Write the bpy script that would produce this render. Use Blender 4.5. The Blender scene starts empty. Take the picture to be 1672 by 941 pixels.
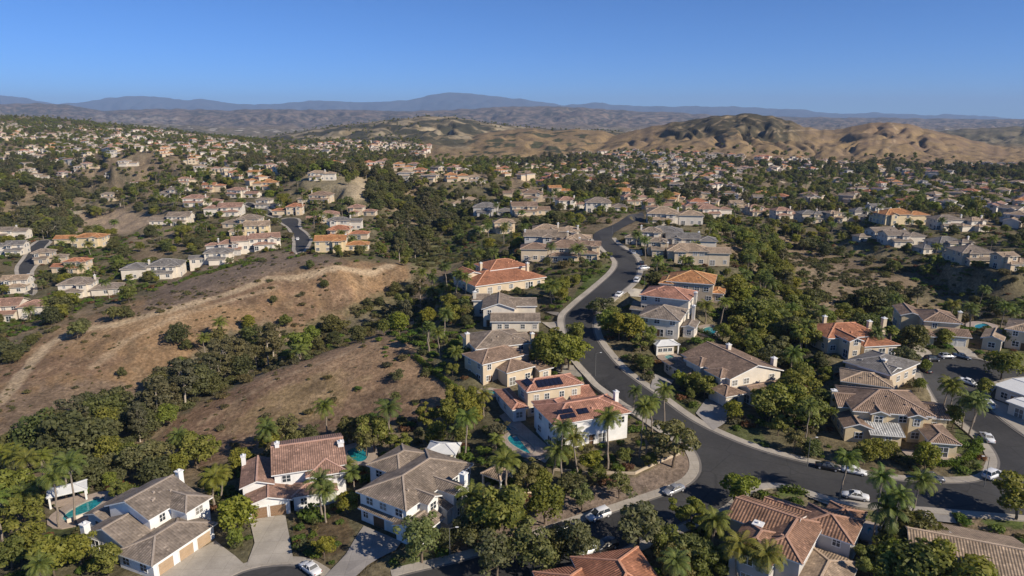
import bpy, math, random
import numpy as np
from mathutils import Vector, Matrix
R = math.radians
rnd = random.Random(7)
nrs = np.random.RandomState(11)
scene = bpy.context.scene
COL = scene.collection

# ------------------------------------------------------------------ camera
CAMH = 70.0
TH = R(13.9)
F = 1115.0
cam_d = bpy.data.cameras.new("camera")
cam_d.sensor_width = 36.0
cam_d.lens = 36.0 * F / 1672.0
cam_d.clip_start = 1.0
cam_d.clip_end = 60000.0
cam = bpy.data.objects.new("camera", cam_d)
COL.objects.link(cam)
cam.location = (0, 0, CAMH)
cam.rotation_euler = (R(90) - TH, 0, 0)
scene.camera = cam
# ------------------------------------------------------------------ sky, sun, exposure
SUN_EL, SUN_PHI = R(33), R(33)           # elevation; angle from +X towards the camera (-Y)
sun_dir = Vector((math.cos(SUN_EL) * math.cos(SUN_PHI), -math.cos(SUN_EL) * math.sin(SUN_PHI), math.sin(SUN_EL)))
world = bpy.data.worlds.new("World")
scene.world = world
world.use_nodes = True
nt = world.node_tree
nt.nodes.clear()
wo = nt.nodes.new("ShaderNodeOutputWorld")
bg = nt.nodes.new("ShaderNodeBackground")
sky = nt.nodes.new("ShaderNodeTexSky")
sky.sky_type = 'NISHITA'
sky.sun_disc = False
sky.sun_elevation = SUN_EL
sky.sun_rotation = math.atan2(sun_dir.x, sun_dir.y)
sky.altitude = 5000
sky.air_density = 1.0
sky.dust_density = 0.0
sky.ozone_density = 10.0
bg.inputs[1].default_value = 0.095
tint = nt.nodes.new('ShaderNodeMix'); tint.data_type = 'RGBA'; tint.blend_type = 'MULTIPLY'; tint.inputs[0].default_value = 1
tint.inputs[7].default_value = (.90, 1.12, 1.22, 1)
nt.links.new(sky.outputs[0], tint.inputs[6])
nt.links.new(tint.outputs[2], bg.inputs[0])
nt.links.new(bg.outputs[0], wo.inputs[0])
sl = bpy.data.lights.new("sun", 'SUN')
sl.energy = 5.0
sl.angle = R(0.5)
sl.color = (1.0, 0.90, 0.76)
so = bpy.data.objects.new("sun", sl)
COL.objects.link(so)
so.rotation_euler = sun_dir.to_track_quat('Z', 'Y').to_euler()
vs = scene.view_settings
vs.view_transform = 'Standard'
vs.look = 'None'
vs.gamma = 1.0
vs.use_curve_mapping = False
vs.exposure = 0.18
cy = scene.cycles
cy.max_bounces = 5
cy.diffuse_bounces = 2
cy.glossy_bounces = 2
cy.transmission_bounces = 2
cy.transparent_max_bounces = 4
cy.volume_bounces = 0
cy.use_denoising = True
cy.caustics_reflective = False
cy.caustics_refractive = False

# ------------------------------------------------------------------ object helpers
def tag(o, label=None, cat=None, group=None, kind=None):
    if label: o['label'] = label
    if cat: o['category'] = cat
    if group: o['group'] = group
    if kind: o['kind'] = kind
    return o

def link(name, data, parent=None, loc=None, rz=None, sc=None):
    o = bpy.data.objects.new(name, data)
    COL.objects.link(o)
    if parent is not None: o.parent = parent
    if loc is not None: o.location = loc
    if rz is not None: o.rotation_euler = (0, 0, rz)
    if sc is not None: o.scale = (sc, sc, sc)
    return o

def np_mesh(name, V, faces, mats, fmat=None, smooth=False, uv=None, col=None):
    """faces: array (n,4) or (n,3) or list of tuples."""
    me = bpy.data.meshes.new(name)
    V = np.asarray(V, dtype=np.float32)
    if isinstance(faces, np.ndarray):
        n, k = faces.shape
        me.vertices.add(len(V)); me.vertices.foreach_set("co", V.ravel())
        me.loops.add(n * k); me.loops.foreach_set("vertex_index", faces.astype(np.int32).ravel())
        me.polygons.add(n)
        me.polygons.foreach_set("loop_start", np.arange(0, n * k, k, dtype=np.int32))
    else:
        me.from_pydata(V.tolist(), [], [tuple(int(i) for i in f) for f in faces])
    for m in mats: me.materials.append(m)
    if fmat is not None:
        me.polygons.foreach_set("material_index", np.asarray(fmat, dtype=np.int32))
    if smooth:
        me.polygons.foreach_set("use_smooth", np.ones(len(me.polygons), dtype=bool))
    if uv is not None:
        l = me.uv_layers.new(name="UVMap")
        l.data.foreach_set("uv", np.asarray(uv, dtype=np.float32).ravel())
    if col is not None:
        a = me.color_attributes.new("Col", 'FLOAT_COLOR', 'POINT')
        c = np.ones((len(V), 4), dtype=np.float32); c[:, :3] = col
        a.data.foreach_set("color", c.ravel())
    me.update(calc_edges=True)
    me.validate()
    return me

class MB:
    """collects faces of one mesh, in local metres"""
    def __init__(s): s.v = []; s.f = []; s.m = []
    def add(s, vs, fs, m=0):
        b = len(s.v)
        s.v += [tuple(v) for v in vs]
        s.f += [tuple(b + i for i in f) for f in fs]
        s.m += [m] * len(fs)
    def box(s, x0, y0, z0, x1, y1, z1, m=0, bottom=True):
        vs = [(x0,y0,z0),(x1,y0,z0),(x1,y1,z0),(x0,y1,z0),(x0,y0,z1),(x1,y0,z1),(x1,y1,z1),(x0,y1,z1)]
        fs = [(4,5,6,7),(0,1,5,4),(1,2,6,5),(2,3,7,6),(3,0,4,7)]
        if bottom: fs.append((3,2,1,0))
        s.add(vs, fs, m)
    def bar(s, a, b, w, h, m=0):
        a = Vector(a); b = Vector(b); d = (b - a)
        if d.length < 1e-6: return
        d.normalize()
        up = Vector((0,0,1)) if abs(d.z) < .9 else Vector((1,0,0))
        sd = d.cross(up).normalized(); up = sd.cross(d).normalized()
        vs = []
        for p in (a, b):
            for i, j in ((-1,-1),(1,-1),(1,1),(-1,1)):
                vs.append(p + sd * (w/2*i) + up * (h/2*j))
        s.add(vs, [(0,1,2,3)[::-1],(4,5,6,7),(0,1,5,4),(1,2,6,5),(2,3,7,6),(3,0,4,7)], m)
    def cyl(s, a, b, r0, r1, n=8, m=0, cap=True):
        a = Vector(a); b = Vector(b); d = (b - a).normalized()
        up = Vector((0,0,1)) if abs(d.z) < .9 else Vector((1,0,0))
        sd = d.cross(up).normalized(); u2 = sd.cross(d).normalized()
        vs = []
        for p, r in ((a, r0), (b, r1)):
            for i in range(n):
                t = 2*math.pi*i/n
                vs.append(p + sd*(r*math.cos(t)) + u2*(r*math.sin(t)))
        fs = [(i, (i+1) % n, n+(i+1) % n, n+i) for i in range(n)]
        if cap: fs += [tuple(range(n))[::-1], tuple(range(n, 2*n))]
        s.add(vs, fs, m)
    def mesh(s, name, mats, smooth=False, uvroof=False):
        me = np_mesh(name, s.v, s.f, mats, s.m, smooth)
        if uvroof:
            l = me.uv_layers.new(name="UVMap")
            for p in me.polygons:
                n = p.normal
                e = Vector((0,0,1)).cross(n)
                if e.length < .05: e = Vector((1,0,0))
                e.normalize(); t = n.cross(e)
                for li in p.loop_indices:
                    co = me.vertices[me.loops[li].vertex_index].co
                    l.data[li].uv = (co.dot(e), co.dot(t))
        return me

# ------------------------------------------------------------------ materials
def new_mat(name, base=(.5,.5,.5), rough=.85, spec=.2):
    m = bpy.data.materials.new(name); m.use_nodes = True
    b = m.node_tree.nodes["Principled BSDF"]
    b.inputs["Base Color"].default_value = (*base, 1)
    b.inputs["Roughness"].default_value = rough
    b.inputs["Specular IOR Level"].default_value = spec
    return m, m.node_tree, b
def N(t, typ, **kw):
    n = t.nodes.new(typ)
    for k, v in kw.items():
        setattr(n, k, v)
    return n
def noise(t, scale, detail=3, vec=None, rough=.55):
    n = N(t, "ShaderNodeTexNoise")
    n.inputs["Scale"].default_value = scale
    n.inputs["Detail"].default_value = detail
    n.inputs["Roughness"].default_value = rough
    if vec is not None: t.links.new(vec, n.inputs["Vector"])
    return n
def ramp(t, fac, stops):
    r = N(t, "ShaderNodeValToRGB")
    el = r.color_ramp.elements
    while len(el) < len(stops): el.new(0.5)
    for e, (p, c) in zip(el, stops):
        e.position = p; e.color = (*c, 1) if len(c) == 3 else c
    t.links.new(fac, r.inputs[0])
    return r
def mix(t, a, b, fac, mode='MIX'):
    n = N(t, "ShaderNodeMix", data_type='RGBA', blend_type=mode)
    for s, v in ((n.inputs[0], fac), (n.inputs[6], a), (n.inputs[7], b)):
        if hasattr(v, 'is_output'): t.links.new(v, s)
        else: s.default_value = v if not isinstance(v, tuple) or len(v) == 4 else (*v, 1)
    return n.outputs[2]
def pos(t):
    return N(t, "ShaderNodeNewGeometry").outputs["Position"]
def g3(v): return (v, v, v)
def varied(name, base, scale=.6, amt=.25, rough=.85, spec=.2, bump=0, bscale=8):
    m, t, b = new_mat(name, base, rough, spec)
    p = pos(t)
    n = noise(t, scale, 4, p)
    r = ramp(t, n.outputs[0], [(.25, g3(1-amt)), (.75, g3(1+amt))])
    t.links.new(mix(t, (*base, 1), r.outputs[0], 1.0, 'MULTIPLY'), b.inputs["Base Color"])
    if bump:
        n2 = noise(t, bscale, 3, p)
        bp = N(t, "ShaderNodeBump"); bp.inputs["Strength"].default_value = bump; bp.inputs["Distance"].default_value = .1
        t.links.new(n2.outputs[0], bp.inputs["Height"]); t.links.new(bp.outputs[0], b.inputs["Normal"])
    return m

def roof_mat(name, base, barrel=1.0, pitch=.42):
    m, t, b = new_mat(name, base, .8, .25)
    uv = N(t, "ShaderNodeUVMap").outputs[0]
    sep = N(t, "ShaderNodeSeparateXYZ"); t.links.new(uv, sep.inputs[0])
    def mth(op, a, v=None, w=None):
        n = N(t, "ShaderNodeMath", operation=op)
        for i, x in enumerate((a, v, w)):
            if x is None: continue
            if hasattr(x, 'is_output'): t.links.new(x, n.inputs[i])
            else: n.inputs[i].default_value = x
        return n.outputs[0]
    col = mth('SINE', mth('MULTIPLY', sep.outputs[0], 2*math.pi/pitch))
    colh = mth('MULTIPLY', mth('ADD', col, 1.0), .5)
    rowf = mth('FRACT', mth('MULTIPLY', sep.outputs[1], 1/.38))
    # one value per tile
    cu = mth('FLOOR', mth('MULTIPLY', sep.outputs[0], 1/pitch)); rv = mth('FLOOR', mth('MULTIPLY', sep.outputs[1], 1/.38))
    cmb = N(t, "ShaderNodeCombineXYZ"); t.links.new(cu, cmb.inputs[0]); t.links.new(rv, cmb.inputs[1])
    wn = N(t, "ShaderNodeTexWhiteNoise", noise_dimensions='3D'); t.links.new(cmb.outputs[0], wn.inputs["Vector"])
    tile = ramp(t, wn.outputs[0], [(0, g3(.66)), (.5, g3(.98)), (.93, g3(1.12)), (1, g3(1.7))])
    big = noise(t, .35, 4, pos(t))
    bigr = ramp(t, big.outputs[0], [(.3, g3(.68)), (.7, g3(1.26))])
    c = mix(t, (*base, 1), tile.outputs[0], .75, 'MULTIPLY')
    c = mix(t, c, bigr.outputs[0], 1.0, 'MULTIPLY')
    # colour darkens in the grooves between barrel tiles
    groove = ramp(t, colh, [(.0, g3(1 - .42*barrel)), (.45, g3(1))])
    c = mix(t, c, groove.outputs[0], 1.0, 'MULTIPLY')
    lap = ramp(t, rowf, [(.0, g3(.72)), (.16, g3(1))])
    c = mix(t, c, lap.outputs[0], .8, 'MULTIPLY')
    t.links.new(c, b.inputs["Base Color"])
    hh = mth('ADD', mth('MULTIPLY', colh, .09*barrel), mth('MULTIPLY', rowf, -.03))
    bp = N(t, "ShaderNodeBump"); bp.inputs["Strength"].default_value = .8; bp.inputs["Distance"].default_value = 1.0
    t.links.new(hh, bp.inputs["Height"]); t.links.new(bp.outputs[0], b.inputs["Normal"])
    return m

ROOF = {
 'brown': roof_mat('roof_brown', (.27,.185,.13)),
 'greybrown': roof_mat('roof_greybrown', (.235,.19,.15), .45, .5),
 'taupe': roof_mat('roof_taupe', (.26,.205,.155), .8),
 'grey': roof_mat('roof_grey', (.185,.17,.155), .4, .5),
 'terra': roof_mat('roof_terracotta', (.40,.175,.095)),
 'salmon': roof_mat('roof_salmon', (.40,.20,.135)),
 'orange': roof_mat('roof_orange', (.46,.215,.09)),
 'pink': roof_mat('roof_pinkbrown', (.33,.20,.145), .8),
 'tan': roof_mat('roof_tan', (.35,.26,.18), .8),
 'russet': roof_mat('roof_russet', (.29,.165,.105), 1.0, .5),
 'pale': roof_mat('roof_pale', (.47,.46,.43), 1.0, .5),
 'whiteroof': varied('roof_white', (.62,.62,.6), 1.0, .08),
}
CAP = {k: varied('cap_'+k, tuple(min(.6, c*1.35+.03) for c in v), 2, .2) for k, v in {
 'brown': (.27,.185,.13), 'greybrown': (.235,.19,.15), 'taupe': (.26,.205,.155), 'grey': (.2,.185,.17), 'terra': (.42,.2,.11), 'salmon': (.42,.22,.15),
 'orange': (.5,.25,.11), 'pink': (.35,.21,.155), 'tan': (.35,.26,.18), 'russet': (.3,.17,.11), 'whiteroof': (.6,.6,.6), 'pale': (.5,.5,.47)}.items()}
WALL = {k: varied('stucco_'+k, c, .45, .13, .9, .15, .15, 3) for k, c in {
 'bright': (.76,.745,.71), 'white': (.67,.60,.495), 'cream': (.60,.49,.35), 'tan': (.50,.41,.30), 'yellow': (.64,.52,.33), 'grey': (.50,.47,.43), 'peach': (.60,.45,.33)}.items()}
M_trim = varied('trim_white', (.74,.73,.70), 1, .06, .6)
M_trimtan = varied('trim_tan', (.5,.43,.34), 1, .06, .6)
M_glass, _t, _b = new_mat('window_glass', (.035,.045,.055), .08, .6)
_oi = N(_t, 'ShaderNodeObjectInfo'); _t.links.new(ramp(_t, _oi.outputs['Random'], [(.0, (.02,.028,.035)), (.6, (.05,.06,.07)), (.75, (.16,.155,.14)), (1, (.30,.28,.25))]).outputs[0], _b.inputs['Base Color'])
M_solar, _t, _b = new_mat('solar_cell', (.012,.014,.028), .15, .5)
M_solarfr = varied('solar_frame', (.22,.22,.23), 2, .1, .4)
M_garage = varied('garage_brown', (.27,.17,.10), 1, .12, .7)
M_garagew = varied('garage_cream', (.62,.60,.55), 1, .06, .7)
M_garaget = varied('garage_tan', (.42,.30,.19), 1, .10, .7)
M_door = varied('door_wood', (.12,.07,.04), 1, .1, .6)
M_asph = None
def asphalt():
    m, t, b = new_mat('asphalt', (.06,.06,.06), .82, .3)
    p = pos(t)
    n1 = noise(t, .06, 4, p); n2 = noise(t, 1.5, 4, p); n3 = noise(t, .35, 5, p, .7)
    r1 = ramp(t, n1.outputs[0], [(.3, (.034,.033,.033)), (.7, (.062,.060,.057))])
    c = mix(t, r1.outputs[0], ramp(t, n2.outputs[0], [(.3, g3(.88)), (.7, g3(1.12))]).outputs[0], 1.0, 'MULTIPLY')
    vp = N(t, "ShaderNodeTexVoronoi", distance='CHEBYCHEV'); vp.inputs["Scale"].default_value = .07; t.links.new(p, vp.inputs["Vector"])
    sp_ = N(t, "ShaderNodeSeparateColor"); t.links.new(vp.outputs["Color"], sp_.inputs[0])
    c = mix(t, c, ramp(t, sp_.outputs[0], [(.0, g3(.80)), (.2, g3(1)), (.8, g3(1)), (1, g3(1.18))]).outputs[0], .8, 'MULTIPLY')
    # tar-sealed cracks
    v = N(t, "ShaderNodeTexVoronoi", feature='DISTANCE_TO_EDGE'); v.inputs["Scale"].default_value = .09
    wv = mix(t, p, n3.outputs[1], .25); t.links.new(p, v.inputs["Vector"])
    cr = ramp(t, v.outputs[0], [(.0, g3(.55)), (.012, g3(1))])
    c = mix(t, c, cr.outputs[0], .7, 'MULTIPLY')
    t.links.new(c, b.inputs["Base Color"])
    return m
M_asph = asphalt()
def concrete(name, base, joint=1.5):
    m, t, b = new_mat(name, base, .85, .2)
    p = pos(t)
    n1 = noise(t, .25, 4, p); n2 = noise(t, 3, 3, p)
    c = mix(t, (*base, 1), ramp(t, n1.outputs[0], [(.3, g3(.82)), (.7, g3(1.12))]).outputs[0], 1.0, 'MULTIPLY')
    c = mix(t, c, ramp(t, n2.outputs[0], [(.3, g3(.93)), (.7, g3(1.07))]).outputs[0], 1.0, 'MULTIPLY')
    br = N(t, "ShaderNodeTexBrick"); br.offset = 0
    br.inputs["Scale"].default_value = 1.0; br.inputs["Brick Width"].default_value = joint; br.inputs["Row Height"].default_value = joint
    br.inputs["Mortar Size"].default_value = .03
    br.inputs["Color1"].default_value = (1,1,1,1); br.inputs["Color2"].default_value = (.95,.95,.95,1); br.inputs["Mortar"].default_value = (.7,.7,.7,1)
    t.links.new(p, br.inputs["Vector"])
    c = mix(t, c, br.outputs[0], 1.0, 'MULTIPLY')
    t.links.new(c, b.inputs["Base Color"])
    return m
M_side = concrete('concrete_pavement', (.40,.355,.295), 1.6)
M_drive = concrete('concrete_drive', (.42,.375,.31), 3.4)
M_drive2 = concrete('concrete_drive_grey', (.30,.275,.25), 3.0)
M_deck = concrete('pool_paving', (.40,.32,.26), 1.2)
M_gutter = varied('gutter', (.17,.155,.14), 1, .12)
def water():
    m, t, b = new_mat('pool_water', (.01,.20,.22), .06, .5)
    n = noise(t, 2.5, 2, pos(t))
    t.links.new(ramp(t, n.outputs[0], [(.35, (.006,.13,.15)), (.65, (.02,.26,.27))]).outputs[0], b.inputs["Base Color"])
    bp = N(t, "ShaderNodeBump"); bp.inputs["Strength"].default_value = .08; t.links.new(n.outputs[0], bp.inputs["Height"]); t.links.new(bp.outputs[0], b.inputs["Normal"])
    return m
M_water = water()
M_bark = varied('bark', (.16,.12,.085), 3, .3)
M_barkpale = varied('bark_pale', (.42,.36,.29), 2, .25)
M_palmtrunk = varied('palm_trunk', (.27,.22,.17), 4, .25)
def leafmat(name, c0, c1, c2, transl=.3):
    m, t, b = new_mat(name, c0, .6, .25)
    oi = N(t, "ShaderNodeObjectInfo")
    tc = N(t, "ShaderNodeTexCoord").outputs["Object"]
    n = noise(t, .9, 3, tc)
    r1 = ramp(t, n.outputs[0], [(.3, c0), (.5, c1), (.72, c2)])
    r2 = ramp(t, oi.outputs["Random"], [(0, (.74,.76,.76)), (.35, (1,1,1)), (.7, (1.18,1.04,.80)), (1, (.95,1.1,.85))])
    c = mix(t, r1.outputs[0], r2.outputs[0], 1.0, 'MULTIPLY')
    t.links.new(c, b.inputs["Base Color"])
    tr = N(t, "ShaderNodeBsdfTranslucent"); t.links.new(mix(t, c, (1.5,1.6,.6,1), 1.0, 'MULTIPLY'), tr.inputs[0])
    ms = N(t, "ShaderNodeMixShader"); ms.inputs[0].default_value = transl
    out = t.nodes["Material Output"]
    t.links.new(b.outputs[0], ms.inputs[1]); t.links.new(tr.outputs[0], ms.inputs[2]); t.links.new(ms.outputs[0], out.inputs[0])
    return m
L_broad = leafmat('leaf_broad', (0.097,0.116,0.027), (0.169,0.182,0.041), (0.250,0.246,0.065))
L_yellow = leafmat('leaf_yellowgreen', (0.115,0.129,0.023), (0.190,0.191,0.032), (0.276,0.259,0.048))
L_dark = leafmat('leaf_dark', (0.068,0.075,0.029), (0.109,0.114,0.044), (0.163,0.159,0.065))
L_euc = leafmat('leaf_eucalyptus', (0.082,0.082,0.043), (0.126,0.120,0.064), (0.192,0.172,0.094))
L_olive = leafmat('leaf_olive', (0.096,0.103,0.046), (0.156,0.156,0.067), (0.234,0.214,0.098))
L_palm = leafmat('leaf_palm', (.068,.094,.022), (.115,.145,.032), (.18,.195,.046), .2)
L_palmy = leafmat('leaf_palm_yellow', (.095,.105,.020), (.155,.155,.028), (.22,.20,.038), .2)
L_scrub = leafmat('leaf_scrub', (.075,.074,.038), (.12,.108,.055), (.19,.155,.078))
L_hedge = leafmat('leaf_hedge', (0.057,0.098,0.017), (0.098,0.144,0.025), (0.149,0.190,0.034))
L_red = leafmat('leaf_redbush', (.10,.045,.03), (.16,.08,.045), (.22,.13,.06))
# ------------------------------------------------------------------ projection helpers
CT, ST = math.cos(TH), math.sin(TH)
def ray(px, py):
    a = (px - 836.0) / F; t = (py - 470.5) / F
    return a, CT - t * ST, -ST - t * CT
def P(px, py, z):
    a, b, c = ray(px, py); k = (z - CAMH) / c
    return a * k, b * k
def proj(x, y, z):
    d = y * CT - (z - CAMH) * ST
    return 836 + F * x / d, 470.5 - F * (y * ST + (z - CAMH) * CT) / d, d

def hash2(i, j, s=0):
    n = (i.astype(np.int64) * 374761393 + j.astype(np.int64) * 668265263 + s * 974711) & 0xffffffff
    n = ((n ^ (n >> 13)) * 1274126177) & 0xffffffff
    return ((n ^ (n >> 16)) & 0xffff) / 65535.0
def vnoise(x, y, s=0):
    xi = np.floor(x); yi = np.floor(y); fx = x - xi; fy = y - yi
    fx = fx*fx*(3-2*fx); fy = fy*fy*(3-2*fy)
    a = hash2(xi, yi, s); b = hash2(xi+1, yi, s); c = hash2(xi, yi+1, s); d = hash2(xi+1, yi+1, s)
    return (a*(1-fx)+b*fx)*(1-fy) + (c*(1-fx)+d*fx)*fy
def fbm(x, y, s=0, o=4):
    r = 0; a = .5; tot = 0
    for k in range(o):
        r = r + a * vnoise(x, y, s+k*17); tot += a; a *= .5; x = x*2.03+11.7; y = y*2.03+5.3
    return r / tot          # 0..1
def sstep(a, b, x):
    t = np.clip((x-a)/(b-a), 0, 1); return t*t*(3-2*t)

# ------------------------------------------------------------------ terrain control points (pixel, height) or (pixel, distance)
CZ = [ # px, py, ground height
 (0,980,-4),(100,941,-3),(300,941,-2.5),(500,941,-2),(700,941,-1),(850,941,-.5),(1000,941,0),(1300,941,0),(1650,941,0),(1800,900,0),(-150,900,-5),
 (60,830,-4),(250,880,-3),(440,870,-2),(560,820,-1),(680,880,-.5),(860,880,0),(1010,820,.6),(1150,800,.8),(1400,790,1),(1650,820,1),
 (900,720,2),(850,720,2),(780,790,.5),(1060,745,2),(960,650,3),(1050,640,3.5),(985,590,5.5),(950,530,8),(800,640,3),(830,590,5),(820,525,8),(830,470,11),(1000,450,13),(1020,410,16),(985,380,18.5),(1045,350,21),
 (1130,580,6),(1180,650,3),(1250,700,2),(1400,690,2.5),(1550,700,2),(1600,610,4),(1400,610,5),(1520,560,6.5),(1640,560,7),(1640,650,3.5),(1760,650,3.5),(1400,560,6.5),(1330,610,3.5),
 (1090,510,10),(1130,470,12),(1120,420,15),(1100,385,17),(1200,500,6),(1230,440,6),(1260,560,3),(1200,400,11),(1260,370,6),
 (1330,500,-2),(1350,450,-2),(1430,460,-2),(1500,470,-4),(1600,480,-3),(1680,500,-1),(1300,410,-1),(1400,412,0),(1500,430,0),(1590,468,-2),(1750,470,-2),
 (1480,400,5),(1620,435,8),(1480,365,11),(1560,380,9),(1300,355,4),(1390,355,6),(1720,420,8),(1240,350,4),
 # left ridges and ravines
 (620,550,3),(540,575,.5),(450,608,-2.5),(370,640,-5),(300,680,-7.5),(240,720,-10),(600,650,-1),(500,680,-4),(400,710,-6.5),(690,640,1),(700,600,3),(690,560,5),(600,700,-3),(350,740,-6.5),(470,715,-4),(200,780,-7),(30,850,-5),(700,720,-1.5),
 (100,720,-9),(20,720,-11),(180,680,-14),(260,640,-14),(340,605,-13),(420,575,-12),(480,550,-11),(560,510,-8),(620,480,-6),(680,470,-4),(720,520,2),(740,470,2),
 (0,660,-11),(80,565,-6.5),(187,530,-3),(300,500,0),(440,455,4),(560,437,6.5),(640,435,3),(120,620,-10),(230,580,-8.5),(330,545,-6),(430,510,-3.5),(520,475,-1),(600,455,0),(-100,620,-14),(-100,750,-12),
 (340,440,-2),(430,428,3),(520,425,6),(260,480,-3),(150,485,-6.5),(40,515,-9),(250,450,-4.5),(370,415,1),(410,405,2.5),(560,410,5),(480,385,3),(560,370,6),
 (130,400,-1.5),(40,440,-6),(10,395,-2),(160,430,-5),(60,405,-3),(150,350,-8),(100,335,-11),(200,310,-7),(210,370,-5),(-100,450,-8),(-100,350,-4),
 (280,358,2),(350,350,7),(310,335,8.5),(230,310,9),(400,335,8),(430,308,14),(460,350,5),(520,345,6),(290,295,14),(600,310,18),(560,290,24),(510,285,26),(640,320,8),
 (650,350,-6),(700,380,-6),(680,425,-5),(730,440,0),(760,400,2),(770,440,5),(800,355,9),(870,355,11),(850,330,14),(1000,345,16),(925,400,16.5),(900,440,13),(1100,365,15),(1090,335,8),(945,350,13),
 (740,295,17),(700,285,20),(665,270,13),(780,310,10),
]
CY = [ # px, py, distance along the ground
 (1000,310,640),(1200,310,680),(1400,320,640),(1600,320,640),(900,290,800),(1100,280,900),(1300,290,850),(1500,285,880),(1672,300,800),(1800,300,780),
 (900,268,1100),(1100,262,1150),(1300,268,1100),(1500,272,1080),(1672,275,1050),(800,275,900),(1600,305,760),
 (60,300,640),(200,272,780),(60,262,950),(200,240,1100),(100,222,1350),(30,212,1450),(0,300,600),(300,235,1250),(400,250,1150),(450,262,1000),(350,270,800),(500,240,1400),
 (0,195,2150),(80,198,2150),(150,206,2150),(250,213,2050),(330,223,1950),(400,232,1800),(550,250,1250),(620,255,1150),(700,258,1150),(-150,200,2000),(-150,300,600),
 (560,243,2000),(760,243,2000),(1000,243,2000),(1300,243,2000),(1600,243,2000),(1900,243,2000),(600,226,2900),(1000,226,2900),(1500,226,2900),(100,226,2900),
 (600,235,1600),(800,262,1250),(1672,262,1300),(1400,262,1300),(1000,255,1350),
]
cp = []
for px, py, z in CZ:
    x, y = P(px, py, z); cp.append((x / y, math.log(y), z))
for px, py, yy in CY:
    a, b, c = ray(px, py); k = yy / b; cp.append((a / b, math.log(yy), CAMH + c * k))
cp = np.array(cp)
def tps(r2): return .5 * r2 * np.log(r2 + 1e-12)
n_ = len(cp)
A = np.zeros((n_+3, n_+3)); dxy = cp[:, None, :2] - cp[None, :, :2]
A[:n_, :n_] = tps((dxy**2).sum(2)) + np.eye(n_) * 4e-4
A[:n_, n_] = 1; A[:n_, n_+1:] = cp[:, :2]; A[n_, :n_] = 1; A[n_+1:, :n_] = cp[:, :2].T
SOL = np.linalg.solve(A, np.concatenate([cp[:, 2], [0, 0, 0]]))

def profile(pts, D):
    us, hs = [], []
    for px, py in pts:
        a, b, c = ray(px, py); us.append(a/b); hs.append(CAMH + c/b*D)
    return np.array(us), np.array(hs)
LAYERS = [ # top profile (px), distance, front width, back width, gully strength, seed
 ('mid', [(-400,235),(380,245),(440,224),(500,214),(560,205),(640,196),(690,190),(740,191),(790,199),(850,208),(930,212),(1000,214),(1060,220),(1120,230),(1800,240)], 2500, .36, .25, .48, 3),
 ('gold', [(300,300),(560,275),(660,268),(700,248),(740,232),(780,219),(820,213),(870,210),(915,214),(950,211),(985,214),(1010,222),(1050,245),(1090,268),(1800,290)], 1850, .30, .2, .45, 5),
 ('goldr', [(700,300),(880,262),(940,240),(1000,222),(1050,209),(1100,200),(1150,192),(1190,188),(1225,186.5),(1262,190),(1292,198),(1312,208),(1340,212),(1375,210),(1410,203),(1450,199.5),(1480,202),(1520,212),(1560,222),(1610,236),(1672,252),(1760,268),(2100,280)], 1800, .36, .2, .52, 9),
 ('farr', [(1300,260),(1480,232),(1540,214),(1600,210),(1680,207),(1900,200),(2300,210)], 2900, .3, .2, .6, 14),
 ('foot0', [(-500,196),(0,188),(60,190),(120,196),(200,200),(300,204),(400,210),(500,212),(700,215),(1000,210),(1200,214),(1800,214)], 4600, .2, .2, .5, 21),
 ('foot', [(-500,168),(0,170),(60,169),(110,172),(170,182),(260,178),(360,181),(460,179),(560,180),(660,182),(760,179),(840,175),(900,174),(960,177),(1040,182),(1100,184),(1200,190),(1300,191),(1450,193),(1800,196)], 9500, .28, .2, .5, 27),
 ('mount', [(-500,150),(-60,152),(0,156),(40,161),(90,170),(120,168),(160,162),(200,158),(235,156.5),(265,159),(300,163),(330,162),(380,168),(420,170),(460,168),(510,165),(560,166),(620,166),(665,164),(690,158),(715,154),(735,151.5),(760,153),(800,158),(850,163),(890,169),(925,173),(955,170),(975,168.5),(1000,172),(1050,175),(1100,174),(1160,174.5),(1200,175),(1260,178),(1310,180),(1360,186),(1385,186),(1420,184),(1460,185.5),(1500,188),(1550,187),(1600,190),(1672,194),(1900,196),(2300,194)], 25000, .22, .2, .45, 33),
]
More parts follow.
